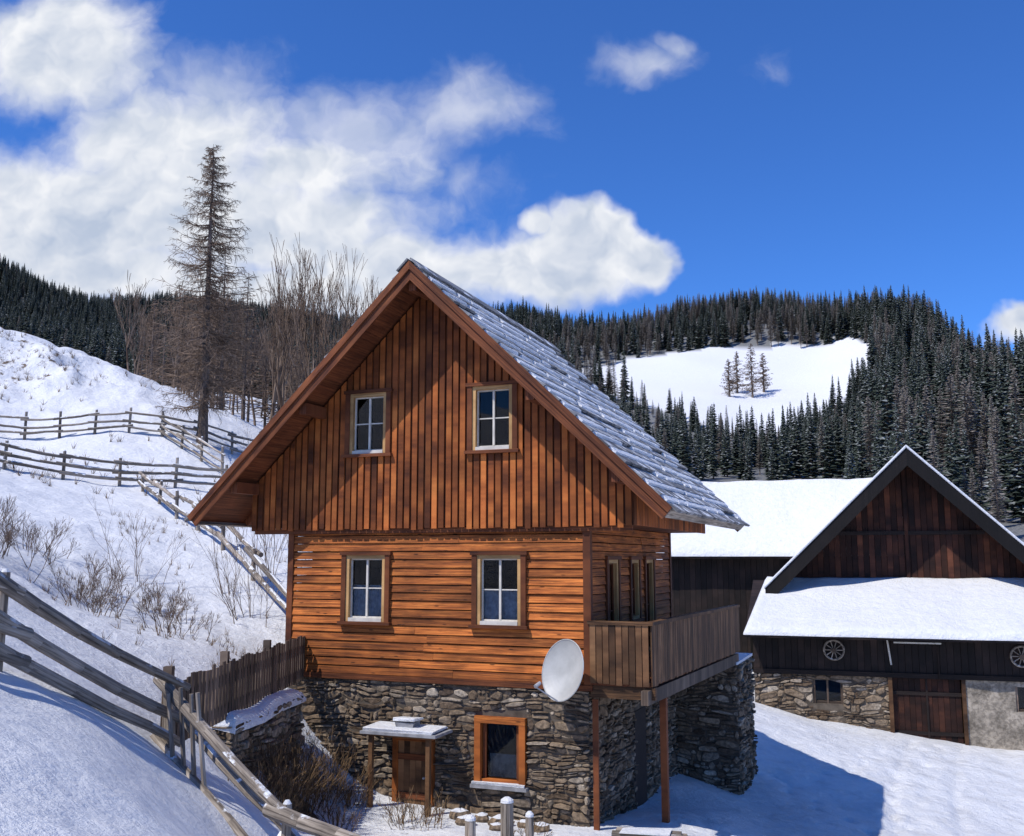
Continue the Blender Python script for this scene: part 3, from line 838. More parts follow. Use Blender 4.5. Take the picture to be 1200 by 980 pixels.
while x < 6.75:
    mb.box(x, x + .17, .1, .14, -6.6, -4.05, M_red, 'z', rnd=U(0, .4)); x += .18
mb.box(4.57, 6.8, .06, .1, -4.6, -4.48, M_dark); mb.box(4.57, 6.8, .06, .1, -5.9, -5.78, M_dark)
mb.box(5.66, 5.72, .05, .1, -6.6, -4.05, M_dark, 'z')
mb.box(4.47, 4.6, -.11, .1, -6.6, -3.99, M_balc, 'z'); mb.box(6.78, 6.9, -.08, .1, -6.6, -3.99, M_balc, 'z')
mb.build('barn_door', barn)
mb = MB()
x = 0
while x < 12.4:
    mb.box(x, x + .21, -.03 - U(0, .02), .1, -4.0 + U(0, .03), -2.45, M_dark, 'z'); x += .22
mb.box(0, 12.4, -.12, -.085, -4.02, -3.86, M_dark, 'x')
mb.box(-.1, 12.5, .1, .2, -3.95, -2.3, M_int)
y = 0.1
while y < 12:
    mb.box(-.02, .1, y, y + .21, -4.0, -1.5 if y > 3 else -2.4, M_dark, 'z'); y += .22
bc, bh, bz, bs = 5.62, 5.16, 4.08, .985
YW = 3.7
x = .6
while x < 10.6:
    xa, xb = x, x + .2
    z0_ = -1.4
    t0 = bz - bs * abs(xa - bc) - .2; t1 = bz - bs * abs(xb - bc) - .2
    j = U(0, .03)
    if min(t0, t1) > z0_:
        mb.hexa([(xa, YW - j, z0_), (xb, YW - j, z0_), (xb, YW + .1, z0_), (xa, YW + .1, z0_), (xa, YW - j, t0), (xb, YW - j, t1), (xb, YW + .1, t1), (xa, YW + .1, t0)], M_red, 'z')
        t0 += .02
        mb.hexa([(xa, 12, -7), (xb + .02, 12, -7), (xb + .02, 12.1, -7), (xa, 12.1, -7), (xa, 12, t0), (xb + .02, 12, t1), (xb + .02, 12.1, t1), (xa, 12.1, t0)], M_dark, 'z')
    x += .212
mb.box(.7, 10.5, YW + .11, YW + .15, -1.4, -1, M_int)
mb.box(5.5, 5.62, YW - .1, YW - .04, -1.3, 3.6, M_red, 'z'); mb.box(3.0, 8.3, YW - .1, YW - .05, .9, 1.05, M_dark, 'x')
mb.build('barn_boards', barn)
mb = MB(); sm = MB()
for s in (-1, 1):
    def q(d, y, h): return (bc + s * d, y, bz - bs * d + h)
    def sl(ob, y0, y1, d0, d1, h0, h1, mat):
        p = [q(d0, y0, h0), q(d1, y0, h0), q(d1, y1, h0), q(d0, y1, h0), q(d0, y0, h1), q(d1, y0, h1), q(d1, y1, h1), q(d0, y1, h1)]
        ob.hexa(flip(p, s), mat, 'y')
    sl(mb, 2.1, 12.6, 0, bh + .05, -.14, -.02, M_verge)
    sl(mb, 2.04, 2.1, 0, bh + .1, -.66, .0, M_verge)
    sl(mb, 2.102, 2.5, 0, bh + .1, -.45, -.142, M_verge)
    sl(sm, 1.98, 12.6, 0, bh + .15, .001, .12, M_snow)
mb.hexa([(-.2, -.9, -2.72), (12.6, -.9, -2.72), (12.6, 3.7, -.96), (-.2, 3.7, -.96), (-.2, -.9, -2.6), (12.6, -.9, -2.6), (12.6, 3.7, -.84), (-.2, 3.7, -.84)], M_dark, 'x')
mb.build('barn_roof', barn)
sm.build('barn_roof_snow', barn, bevel=.05)
def snow_sheet(name, parent, x0, x1, y0, z0, y1, z1, th, nx=60, ny=14, skew=0.0, rough=1.0):
    vs = []; fs = []
    for jj in range(ny + 1):
        for ii in range(nx + 1):
            u = ii / nx; v = jj / ny
            xx = x0 + (x1 - x0) * u + skew * v * (1 - u); yy = y0 + (y1 - y0) * v; zz = z0 + (z1 - z0) * v
            e = min(1, min(u * abs(x1 - x0), (1 - u) * abs(x1 - x0), v * abs(y1 - y0), (1 - v) * abs(y1 - y0) + .1) / .22)
            e = math.sqrt(max(0, 1 - (1 - e) ** 2))
            wob = rough * .06 * float(fbm(np.array([xx / 1.2 + 50]), np.array([yy / 1.2 + 20]), 3)[0])
            if jj == 0: yy += wob * 1.5
            vs.append((xx, yy, zz + th * e + wob * e * 1.3))
    for jj in range(ny):
        for ii in range(nx):
            a = jj * (nx + 1) + ii
            fs.append((a, a + 1, a + nx + 2, a + nx + 1))
    b0 = len(vs)
    rim = [ii for ii in range(nx + 1)] + [jj * (nx + 1) + nx for jj in range(1, ny + 1)] + [ny * (nx + 1) + ii for ii in range(nx - 1, -1, -1)] + [jj * (nx + 1) for jj in range(ny - 1, 0, -1)]
    for r_ in rim:
        v = vs[r_]; vs.append((v[0], v[1], v[2] - .06))
    n = len(rim)
    for k in range(n):
        fs.append((rim[k], b0 + k, b0 + (k + 1) % n, rim[(k + 1) % n]))
    m_ = bpy.data.meshes.new(name); m_.from_pydata(vs, [], fs); m_.materials.append(M_snow)
    m_.polygons.foreach_set('use_smooth', [True] * len(fs)); m_.update()
    o = bpy.data.objects.new(name, m_); scene.collection.objects.link(o); o.parent = parent
    return o
snow_sheet('lean_to_snow', barn, -.25, 12.65, -.97, -2.58, 3.68, -.83, .15, nx=120, ny=34, skew=.5)
mb = MB(); mb.tube((4.5, -.1, -2.7), (4.6, -.12, -3.6), .03, .03, M_sash, 6); mb.box(4.7, 6.2, -.4, -.3, -2.85, -2.8, M_sash)
mb.tube((6.1, -.14, -2.8), (6.1, -.14, -4.0), .025, .025, M_dark, 6)
mb.build('downpipe', barn)
def wheel(loc, rz, rad):
    e = empty('wagon_wheel', loc, rz)
    mb = MB(); n = 28
    for t in range(n):
        a0, a1 = 2 * math.pi * t / n, 2 * math.pi * (t + 1) / n
        mb.tube((rad * math.cos(a0), 0, rad * math.sin(a0)), (rad * math.cos(a1), 0, rad * math.sin(a1)), .035, .035, M_grey, 6)
    for t in range(10):
        a0 = 2 * math.pi * t / 10
        mb.tube((0, 0, 0), (rad * math.cos(a0), 0, rad * math.sin(a0)), .02, .018, M_grey, 5)
    mb.tube((0, -.09, 0), (0, .06, 0), .08, .08, M_pick, 10, caps=True)
    mb.build('rim_and_spokes', e)
bm_ = barn.matrix_basis
wheel(tuple(bm_ @ Vector((2.75, -.14, -3.15))), math.radians(-18), .33)
wheel(tuple(bm_ @ Vector((8.65, -.14, -3.2))), math.radians(-18), .33)

shed = empty('farm_shed', (9.4, 49, 0), math.radians(-18))
mb = MB()
x = -1.4
while x < 9:
    mb.box(x, x + .24, -3.4 - U(0, .02), -3.3, -7, .35, M_dark, 'z'); x += .25
mb.box(-1.4, 9, -3.29, 3.3, -7, .3, M_int)
mb.hexa([(-1.4, -3.3, .3), (9, -3.3, .3), (9, 3.3, .3), (-1.4, 3.3, .3), (-1.4, -.02, 3.4), (9, -.02, 3.4), (9, .02, 3.4), (-1.4, .02, 3.4)], M_dark, 'z')
mb.hexa([(-2.0, -4.2, .0), (9.2, -4.2, .0), (9.2, 0, 3.45), (-1.7, 0, 3.45), (-2.0, -4.2, .14), (9.2, -4.2, .14), (9.2, 0, 3.6), (-1.7, 0, 3.6)], M_dark, 'x')
mb.hexa([(-1.7, 0, 3.45), (9.2, 0, 3.45), (9.2, 4.2, 0), (-2.0, 4.2, 0), (-1.7, 0, 3.6), (9.2, 0, 3.6), (9.2, 4.2, .14), (-2.0, 4.2, .14)], M_dark, 'x')
mb.build('shed_body', shed)
snow_sheet('shed_snow', shed, -2.05, 9.2, -4.25, .16, .05, 3.62, .2, nx=80, ny=30, skew=.35)
snow_sheet('shed_snow_rear', shed, 9.2, -2.05, 4.25, .16, .0, 3.62, .2, nx=60, ny=14)

# ------------------------------------------------------------------ fences
def rail_fence(name, pts, heights, spacing=2.4, rr=.055, pr=.06, ph=1.15, snow=.4, mat=None, overs=.25):
    e = empty(name, (pts[0][0], pts[0][1], gz(*pts[0])), 0)
    o = Vector(e.location)
    mat = mat or M_grey
    P = []
    for a, b_ in zip(pts[:-1], pts[1:]):
        L = math.hypot(b_[0] - a[0], b_[1] - a[1]); n = max(1, round(L / spacing))
        for k in range(n): P.append((a[0] + (b_[0] - a[0]) * k / n, a[1] + (b_[1] - a[1]) * k / n))
    P.append(pts[-1])
    mb = MB(); ms = MB()
    G = [Vector((p[0], p[1], gz(*p))) - o for p in P]
    for g_ in G:
        t = Vector((U(-.06, .06), U(-.06, .06), 0))
        hh = ph * U(.92, 1.1)
        mb.tube(g_ - Vector((0, 0, .4)), g_ + t + Vector((0, 0, hh)), pr * 1.05, pr * .85, mat, 8, caps=True)
        ms.tube(g_ + t + Vector((0, 0, hh)), g_ + t + Vector((0, 0, hh + .04)), pr * .8, pr * .4, M_snow, 8, caps=True)
    for h in heights:
        for a, b_ in zip(G[:-1], G[1:]):
            d = (b_ - a); d.normalize()
            side = Vector((-d.y, d.x, 0)).normalized() * (pr + rr * .8) * (1 if R() < .9 else -1)
            pa = a - d * overs * U(.6, 1.3) + Vector((0, 0, h + U(-.06, .06))) - side; pb = b_ + d * overs * U(.6, 1.3) + Vector((0, 0, h + U(-.06, .06))) - side
            c = R(); segs = 5; prev = pa; ra = rr * U(.9, 1.2); rb = rr * U(.65, .95)
            bend = Vector((U(-.03, .03), U(-.03, .03), U(-.07, .02)))
            for k in range(segs):
                t1 = (k + 1) / segs
                nx_ = pa.lerp(pb, t1) + bend * math.sin(math.pi * t1) + Vector((U(-.012, .012), U(-.012, .012), U(-.012, .012)))
                mb.tube(prev, nx_, ra + (rb - ra) * k / segs, ra + (rb - ra) * t1, mat, 9, rnd=c, caps=True)
                if R() < snow * .6:
                    rr2 = ra + (rb - ra) * k / segs
                    ms.tube(prev + Vector((0, 0, rr2 * .7)), nx_ + Vector((0, 0, rr2 * .7)), rr2 * .5, rr2 * .5, M_snow, 6, caps=True)
                prev = nx_
    mb.build('rails_and_posts', e); ms.build('snow_on_fence', e)
    return e
rail_fence('rail_fence', [(-6.9, 8.6), (-5.64, 11), (-4.58, 13.5)], (.85, .5, .15), spacing=2.2, rr=.08, pr=.065, ph=.95, snow=.08)
rail_fence('rail_fence', [(-4.5, 13.45), (-2.63, 12.0), (-.6, 10.6)], (.85, .48, .12), spacing=2.3, rr=.08, pr=.065, ph=.95, snow=.12)
rail_fence('rail_fence', [(-30, 47), (-25.5, 47.5), (-17.6, 49), (-13.6, 46)], (1.0, .62, .3), spacing=1.7, rr=.06, pr=.075, ph=1.25, snow=.4)
rail_fence('rail_fence', [(-25, 38), (-20, 38.5), (-16.2, 40.5), (-12.5, 43)], (.95, .6, .28), spacing=2.0, rr=.07, pr=.075, ph=1.2, snow=.6)
rail_fence('rail_fence', [(-15.1, 40.2), (-5.4, 24.3)], (.75, .4), spacing=3.0, rr=.075, pr=.07, ph=.9, snow=.7)
rail_fence('rail_fence', [(-17.6, 49.2), (-13, 51.5), (-10.5, 49)], (1.0, .62, .3), spacing=1.7, rr=.06, pr=.075, ph=1.2, snow=.4)
sl_ = empty('fence_slats', (-4.35, 13.2, gz(-4.35, 13.2)))
mb = MB()
for k in range(4):
    mb.tube((k * .16, -.1 * k, -.3), (k * .16 - .12 + U(-.05, .05), -.1 * k - .05, .95 + U(-.1, .1)), .035, .03, M_grey, 6, caps=True)
mb.build('slats', sl_)
pf = empty('picket_fence', (-4.6, 13.6, -2.4))
mb = MB(); o = Vector(pf.location)
mb.xf = Matrix.Translation(-o)
A0 = Vector((-4.55, 13.7, 0)); B0 = Vector((-4.15, 20.3, 0)); n = 46
dirp = (B0 - A0).normalized(); nrm = Vector((dirp.y, -dirp.x, 0))
ZV = lambda z: Vector((0, 0, z))
for k in range(n + 1):
    t = k / n; c = A0.lerp(B0, t)
    zt = -1.62 + .10 * t + U(-.05, .03); zb = -2.5 + .12 * t
    w = .05; tl = U(-.02, .02)
    a = c - dirp * w; b_ = c + dirp * w; tv = dirp * tl
    f = nrm * .022
    mb.hexa([a + ZV(zb), b_ + ZV(zb), b_ - f + ZV(zb), a - f + ZV(zb), a + tv + ZV(zt), b_ + tv + ZV(zt), b_ + tv - f + ZV(zt), a + tv - f + ZV(zt)], M_pick, 'z')
for h in (-2.3, -1.85):
    a = A0 - nrm * .025; b_ = B0 - nrm * .025; f = nrm * .05
    mb.hexa([a + ZV(h), b_ + ZV(h + .1), b_ - f + ZV(h + .1), a - f + ZV(h), a + ZV(h + .08), b_ + ZV(h + .18), b_ - f + ZV(h + .18), a - f + ZV(h + .08)], M_pick, dirp)
for t in (0.0, .33, .66, 1.0):
    c = A0.lerp(B0, t) - nrm * .12
    mb.box(c.x - .06, c.x + .06, c.y - .06, c.y + .06, -2.9, -1.45, M_pick, 'z')
mb.build('pickets', pf)

rw = empty('retaining_wall', (-4.3, 15.7, 0))
dv = Vector((.28, 3.6, 0)); L = dv.length; ang = math.atan2(dv.y, dv.x)
mb = MB(); mb.xf = Matrix.Rotation(ang, 4, 'Z'); stones(mb, L, -5.0, -2.55, scale=1.2, seed=90)
mb.box(0.0, L, .0, .35, -5.2, -2.56, M_mortar)
mb.xf = Matrix.Rotation(ang - math.pi / 2, 4, 'Z') @ Matrix.Translation((-.35, 0, 0)); stones(mb, .35, -5.0, -2.55, scale=1.1, seed=95)
mb.build('wall_stones', rw)
sn = snow_sheet('wall_snow', rw, -.05, L, -.08, -2.62, .5, -2.5, .16, nx=60, ny=10, rough=1.2)
sn.rotation_euler = (0, 0, ang)

for (px, py, zt, r_) in ((-.66, 16.3, -4.1, .09), (-.08, 16.6, -3.9, .11), (.28, 16.4, -4.07, .07)):
    e = empty('snow_capped_post', (px, py, zt))
    mb = MB(); mb.tube((0, 0, -1.2), (0, 0, 0), r_, r_ * .95, M_grey, 10, caps=True); mb.build('post', e)
    mb = MB(); mb.tube((0, 0, 0), (0, 0, .04), r_ * 1.0, r_ * .95, M_snow, 12); mb.tube((0, 0, .04), (0, 0, .08), r_ * .95, r_ * .4, M_snow, 12, caps=True); mb.build('snow', e)
pk = empty('plank_pile', (1.7, 17.0, gz(2.0, 17.0)), math.radians(-14))
mb = MB()
for k in range(5):
    mb.box(U(-.1, .1), 1.2 + U(-.15, .2), k * .1 - .2, k * .1 - .08, .06 + (k % 2) * .06, .10 + (k % 2) * .06 + U(0, .02), M_grey, 'x', j=.012)
mb.box(-.05, .1, -.3, .35, -.1, .055, M_pick, 'y'); mb.box(1.0, 1.15, -.3, .35, -.1, .055, M_pick, 'y')
mb.box(.1, .9, -.15, .25, .165, .2, M_snow, j=.02)
mb.build('planks', pk)
def rock(loc, r_, seed):
    random.seed(seed)
    mb = MB(); n = 9; rings = []
    for k in range(5):
        ph_ = -1.2 + 2.6 * k / 4; rr_ = math.cos(ph_ * .95)
        rings.append([(rr_ * r_ * U(.8, 1.15) * math.cos(6.283 * q / n), rr_ * r_ * U(.7, 1.0) * math.sin(6.283 * q / n), r_ * .6 * math.sin(ph_) * U(.9, 1.1)) for q in range(n)])
    for k in range(4):
        for q in range(n):
            mb.tri([rings[k][q], rings[k][(q + 1) % n], rings[k + 1][(q + 1) % n], rings[k + 1][q]], M_snow if k >= 3 else M_stone, .4)
    mb.tri(rings[4], M_snow, .4)
    ob = mb.build('rock'); ob.location = loc
k = 0
for (lx, ly, r_) in ((-2.3, -.5, .2), (-1.9, -.42, .16), (-1.5, -.5, .22), (-1.1, -.4, .15), (-2.0, -.9, .18), (-1.4, -.95, .14), (-.7, -.6, .17)):
    p = hm @ Vector((lx, ly, 0)); rock((p.x, p.y, gz(p.x, p.y) + r_ * .25), r_, 900 + k); k += 1
random.seed(5)
hd = empty('metal_gate', (16.2, 31.2, gz(16.2, 31.2)), math.radians(-8))
mb = MB()
for h in (.15, .38, .6, .8): mb.tube((0, 0, h), (2.6, 0, h + .02), .025, .025, M_metal, 6)
for k in range(6): mb.tube((k * .52, 0, -.1), (k * .52, 0, .82), .022, .022, M_metal, 6)
mb.box(0, 2.6, -.03, .03, .82, .87, M_snow)
mb.build('bars', hd)

# ------------------------------------------------------------------ vegetation
def rvec(): return Vector((random.gauss(0, 1), random.gauss(0, 1), random.gauss(0, 1))).normalized()
def larch(mb, H, nb=120, spread=.19, subs=8, tw=3, mat=None, rt=None, z0f=.1, tk=1.0):
    mat = mat or M_lar
    rt = rt or H * .013
    k = 8; p = Vector((0, 0, -.4)); lean = Vector((U(-.01, .01), U(-.01, .01), 0))
    for i_ in range(k):
        q = Vector((0, 0, H * (i_ + 1) / k)) + lean * H * (i_ + 1) / k + Vector((U(-.03, .03), U(-.03, .03), 0))
        mb.tube(p, q, rt * (1 - i_ / k * .97) * (1.25 if i_ == 0 else 1), rt * (1 - (i_ + 1) / k * .97), M_bark, 8); p = q
    for b_ in range(nb):
        t = z0f + (1 - z0f - .01) * ((b_ + R()) / nb) ** .95
        z = H * t
        L = (H * spread * (1 - t) ** .75 + .25) * (U(.35, 1.0) if R() < .4 else U(.85, 1.2))
        if t < .3: L *= .45 + 1.8 * t
        an = U(0, 6.283)
        d = Vector((math.cos(an), math.sin(an), U(-.2, .2)))
        p = lean * z + Vector((0, 0, z)); r_ = rt * .2 * (1 - t * .6)
        segs = 4
        for s in range(segs):
            dd = d + Vector((0, 0, -.28 + .20 * s)) + rvec() * .10
            q = p + dd.normalized() * L / segs
            mb.tube(p, q, r_ * (1 - s / segs) + .004, r_ * (1 - (s + 1) / segs) + .006, mat)
            for w in range(max(1, subs // segs)):
                pp = p.lerp(q, R())
                sd = Vector((-dd.y, dd.x, 0)).normalized() * (1 if R() < .5 else -1)
                ld = (sd * U(.4, 1) + dd * U(.3, .9) + Vector((0, 0, U(-.9, .1)))).normalized()
                l2 = L * U(.15, .34) * (1 - .35 * s / segs) + .08
                q2 = pp + ld * l2
                mb.tube(pp, q2, .011 * tk, .006 * tk, mat)
                for _ in range(tw):
                    p3 = pp.lerp(q2, R()); q3 = p3 + (ld * .6 + rvec() * .8 + Vector((0, 0, -.35))).normalized() * (l2 * U(.25, .5) + .05)
                    mb.tube(p3, q3, .008 * tk, .004 * tk, mat)
            p = q
def grow(mb, p, d, L, r_, dep, mat, spread=.55, upb=.15, nch=(2, 3), minr=.004):
    segs = 3 if dep > 1 else 2
    for s in range(segs):
        d = (d + rvec() * .12 + Vector((0, 0, upb * .3))).normalized()
        q = p + d * L / segs; r1 = max(minr, r_ * .86)
        mb.tube(p, q, r_, r1, mat, 5 if r_ > .04 else 3); p = q; r_ = r1
        if dep > 0 and s > 0:
            for _ in range(random.randint(*nch) - 1):
                nd_ = (d + rvec() * spread + Vector((0, 0, upb))).normalized()
                grow(mb, p, nd_, L * U(.5, .75), max(minr, r_ * U(.45, .65)), dep - 1, mat, spread, upb, nch, minr)
    if dep > 0:
        grow(mb, p, (d + rvec() * .25).normalized(), L * U(.6, .8), max(minr, r_ * .8), dep - 1, mat, spread, upb, nch, minr)
def place(mb, name, x, y, dz=0):
    ob = mb.build(name); ob.location = (x, y, gz(x, y) + dz); return ob

random.seed(21)
mb = MB(); larch(mb, 16.2, nb=235, spread=.235, subs=16, tw=3, rt=.27, tk=1.15, z0f=.11); place(mb, 'larch_tree', -15.9, 50)
for (x, y, H) in ((-13.2, 56, 12.5), (-12.0, 57, 13.5), (-10.6, 55, 14), (-9.6, 56, 13), (-8.4, 57, 13), (-7.4, 58, 11), (-14.6, 58, 11)):
    mb = MB(); p = Vector((0, 0, -.3))
    for k in range(2):
        grow(mb, p + Vector((k * .3, 0, 0)), Vector((U(-.15, .15), 0, 1)).normalized(), H * .34, .12, 4, M_lar, .38, .32, (2, 3), .011)
    place(mb, 'bare_tree', x, y)

def shrub(name, x, y, n, h, sp=.5, mat=None, dep=2, r0=.012):
    mb = MB()
    for k in range(n):
        a = U(0, 6.28); rr_ = U(0, sp)
        d = Vector((math.cos(a) * U(.1, .7), math.sin(a) * U(.1, .7), 1)).normalized()
        X_, Y_ = math.cos(a) * rr_, math.sin(a) * rr_
        grow(mb, Vector((X_, Y_, gz(x + X_, y + Y_) - gz(x, y) - .05)), d, h * U(.15, .42), r0 * U(.5, 1.2), dep, mat or M_twig, .6, .1, (2, 3), .003)
    return place(mb, name, x, y)
for (x, y, n, h, sp, dep) in ((-9.3, 21.5, 22, 1.1, 1.1, 3), (-7.9, 22.5, 24, .9, 1.0, 3), (-10.6, 20.2, 22, 1.3, 1.1, 3), (-8.6, 20.4, 18, .8, .9, 3), (-9.2, 24.5, 9, 2.6, .6, 2), (-7.2, 25.5, 8, 2.6, .5, 2), (-6.6, 27.5, 10, 2.8, .7, 2),
                      (-7.3, 29.5, 12, 2.8, .9, 2), (-11.6, 47.5, 18, 3.0, 1.0, 3), (-6.3, 24.0, 14, 1.6, .6, 2), (6.9, 41.5, 30, 1.7, .9, 3), (-11.5, 23.5, 16, 1.0, 1.0, 3), (-7.0, 20.8, 14, .7, .8, 3)):
    shrub('bare_shrub', x, y, n, h, sp, dep=dep)
for (x, y, n, h, sp) in ((-3.8, 16.3, 60, 1.1, .35), (-3.7, 17.0, 70, 1.3, .4), (-3.6, 17.8, 70, 1.5, .45), (-3.4, 18.6, 60, 1.4, .5), (-2.9, 18.7, 30, .9, .3), (-1.5, 17.9, 24, .7, .4), (-4.2, 15.3, 20, .6, .3), (0.2, 17.3, 20, .5, .4), (-1.9, 17.9, 20, .8, .3), (-3.0, 17.4, 24, .6, .4)):
    shrub('dry_weeds', x, y, n, h, sp, mat=M_weed, r0=.009)
mb = MB()
cl = [(U(-13, -6.2), U(15, 34)) for _ in range(26)] + [(U(-33, -22), U(52, 60)) for _ in range(30)] + [(U(-26, -11), U(36, 50)) for _ in range(20)] + [(U(-6.5, -5), U(15, 22)) for _ in range(8)]
for (tx, ty) in cl:
    big = 1.6 if ty > 35 else .9
    for q in range(random.randint(2, 6)):
        x_, y_ = tx + random.gauss(0, .5 * big), ty + random.gauss(0, .5 * big); z_ = gz(x_, y_)
        for s in range(7):
            e_ = Vector((random.gauss(0, .07), random.gauss(0, .07), U(.08, .24))) * big
            mb.tube((x_ + U(-.05, .05), y_ + U(-.05, .05), z_ - .04), Vector((x_, y_, z_)) + e_, .006 * big, .002 * big, M_weed)
mb.build('grass_tufts')

tc_ = bpy.data.collections.new('forest_tree_templates')
def cone_tree(coll, name, seed, H=16, Rm=2.5, snowy=0.0, mat=None, wid=1.0, step=.6, nbm=1.0, z0=(.6, 1.6), droop=(.2, .42), expo=.85):
    mat = mat or M_spruce
    random.seed(seed); mb = MB()
    mb.tube((0, 0, -1), (0, 0, H), .24 * H / 16, .02, M_bark, 5)
    z = U(*z0)
    while z < H - .2:
        t = z / H
        Rr = Rm * (1 - t) ** expo + .12
        nb = max(3, int((6 + 5 * (1 - t)) * nbm))
        a0 = U(0, 6.28)
        for k in range(nb):
            a = a0 + 6.283 * k / nb + U(-.3, .3); l = Rr * U(.5, 1.22)
            w = (l * U(.22, .34) + .08) * wid
            dx, dy = math.cos(a), math.sin(a); px, py = -dy, dx
            zz = z + U(-.2, .2); dr = U(*droop)
            B = (0, 0, zz + .1)
            Mm = (dx * l * .55, dy * l * .55, zz - dr * l * .45 + .06)
            T = (dx * l, dy * l, zz - dr * l * .8)
            sg = .12 * wid
            Lf = (dx * l * .6 + px * w, dy * l * .6 + py * w, zz - dr * l * .75 - sg)
            Rt = (dx * l * .6 - px * w, dy * l * .6 - py * w, zz - dr * l * .75 - sg)
            for tri_ in ((B, Rt, Mm), (Rt, T, Mm), (T, Lf, Mm), (Lf, B, Mm)):
                mb.tri(tri_, mat, min(1, max(0, R() * .85 + snowy * R())))
        z += (step - step * .4 * t) * U(.8, 1.2)
    ob = mb.build(name, link=False); coll.objects.link(ob)
for s in range(5): cone_tree(tc_, 'spruce', 100 + s, U(13, 18), U(2.0, 3.2), .02 + .08 * s)
for s in range(4): cone_tree(tc_, 'z_larch', 300 + s, U(14, 16), U(1.9, 2.5), 0.1, M_farl, wid=.34, step=.36, nbm=1.15, z0=(2.0, 3.5), droop=(-.25, .1), expo=.7)
tc2 = bpy.data.collections.new('thicket_tree_templates')
for s in range(3): cone_tree(tc2, 'thicket_larch', 400 + s, U(10, 12), U(1.5, 2.1), 0, M_lar, wid=.10, step=.34, nbm=1.0, z0=(1.2, 2.2), droop=(-.5, .1), expo=.6)
for s in range(4):
    random.seed(500 + s); mb = MB(); grow(mb, Vector((0, 0, -.3)), Vector((0, 0, 1)), 3.6, .12, 4, M_lar, .40, .30, (2, 3), .014)
    ob = mb.build('thicket_zbroad', link=False); tc2.objects.link(ob)
random.seed(11)

def instancer(name, coll, pts, idx, scl, rotz):
    me = bpy.data.meshes.new(name); n = len(pts)
    me.vertices.add(n); me.vertices.foreach_set('co', np.asarray(pts, np.float32).ravel())
    a = me.attributes.new('idx', 'INT', 'POINT'); a.data.foreach_set('value', np.asarray(idx, np.int32))
    a = me.attributes.new('scl', 'FLOAT_VECTOR', 'POINT'); a.data.foreach_set('vector', np.asarray(scl, np.float32).ravel())
    rv = np.zeros((n, 3), np.float32); rv[:, 2] = rotz; rv[:, 0] = rng.normal(0, .02, n)
    a = me.attributes.new('rotv', 'FLOAT_VECTOR', 'POINT'); a.data.foreach_set('vector', rv.ravel())
    me.update()
    ob = bpy.data.objects.new(name, me); scene.collection.objects.link(ob)
    ng = bpy.data.node_groups.new(name + '_nodes', 'GeometryNodeTree')
    ng.interface.new_socket('Geometry', in_out='INPUT', socket_type='NodeSocketGeometry')
    ng.interface.new_socket('Geometry', in_out='OUTPUT', socket_type='NodeSocketGeometry')
    gi = ng.nodes.new('NodeGroupInput'); go = ng.nodes.new('NodeGroupOutput')
    ip = ng.nodes.new('GeometryNodeInstanceOnPoints'); ci = ng.nodes.new('GeometryNodeCollectionInfo')
    ci.inputs['Collection'].default_value = coll
    ci.inputs['Separate Children'].default_value = True; ci.inputs['Reset Children'].default_value = True
    ip.inputs['Pick Instance'].default_value = True
    def na(nm, ty):
        q = ng.nodes.new('GeometryNodeInputNamedAttribute'); q.data_type = ty; q.inputs['Name'].default_value = nm
        return next(o_ for o_ in q.outputs if o_.enabled and o_.name == 'Attribute')
    ng.links.new(gi.outputs[0], ip.inputs['Points']); ng.links.new(ci.outputs[0], ip.inputs['Instance'])
    ng.links.new(na('idx', 'INT'), ip.inputs['Instance Index']); ng.links.new(na('scl', 'FLOAT_VECTOR'), ip.inputs['Scale'])
    ng.links.new(na('rotv', 'FLOAT_VECTOR'), ip.inputs['Rotation']); ng.links.new(ip.outputs[0], go.inputs[0])
    md = ob.modifiers.new('instances', 'NODES'); md.node_group = ng
    return ob

sp_ = 4.8
gx_, gy_ = np.meshgrid(np.arange(-620, 440, sp_), np.arange(80, 780, sp_))
fx = (gx_ + rng.uniform(-2.2, 2.2, gx_.shape)).ravel(); fy = (gy_ + rng.uniform(-2.2, 2.2, gx_.shape)).ravel()
fa = fx / fy
edge = 9 * fbm(fx / 14, fy / 14, 3)
keep = (np.abs(fa) < .74) & (fy > np.where(fa > .34, 85, 165)) & ~in_poly(fx + edge, fy + edge, clear) & ~(np.hypot(fx - 15, (fy - 400) / 1.5) < 9)
keep &= ~((fa > .02) & (fy > 600)) & ~((fy < 240) & (fa < -.15))
fx, fy, fa = fx[keep], fy[keep], fa[keep]
fz = height(fx, fy)
lz = fbm(fx / 38 + 9, fy / 38 + 4, 3)
up_mid = (fa > .05) & (fa < .46) & (fy > 300)
isl = (lz > np.where(up_mid, -.04, .26)) & (rng.random(len(fx)) < np.where(up_mid, .7, .75)) | (rng.random(len(fx)) < .10)
isl &= ~((fa < -.4) & (rng.random(len(fx)) < .8))
idx = np.where(isl, rng.integers(5, 9, len(fx)), rng.integers(0, 5, len(fx)))
s0 = rng.uniform(.5, 1.08, len(fx)) * np.where(fa > .36, 1.1, 1.0) * np.where(fy > 420, .85, 1.0) * np.where((fa > .03) & (fa < .36) & (fy < 300), np.where(fy > 215, .6, .78), 1) * np.where((fa > .34) & (fy < 130), .62, 1)
scl = np.stack([s0 * rng.uniform(.85, 1.25, len(fx))] * 2 + [s0], -1)
instancer('conifer_forest', tc_, np.stack([fx, fy, fz], -1), idx, scl, rng.uniform(0, 6.28, len(fx)))
bx_, by_ = [], []
for k in range(170):
    yy = U(62, 125); aa = U(-.40, -.03)
    if yy < 72 and aa < -.36: continue
    bx_.append(aa * yy); by_.append(yy)
bx_ = np.array(bx_); by_ = np.array(by_)
s1 = rng.uniform(.6, 1.0, len(bx_))
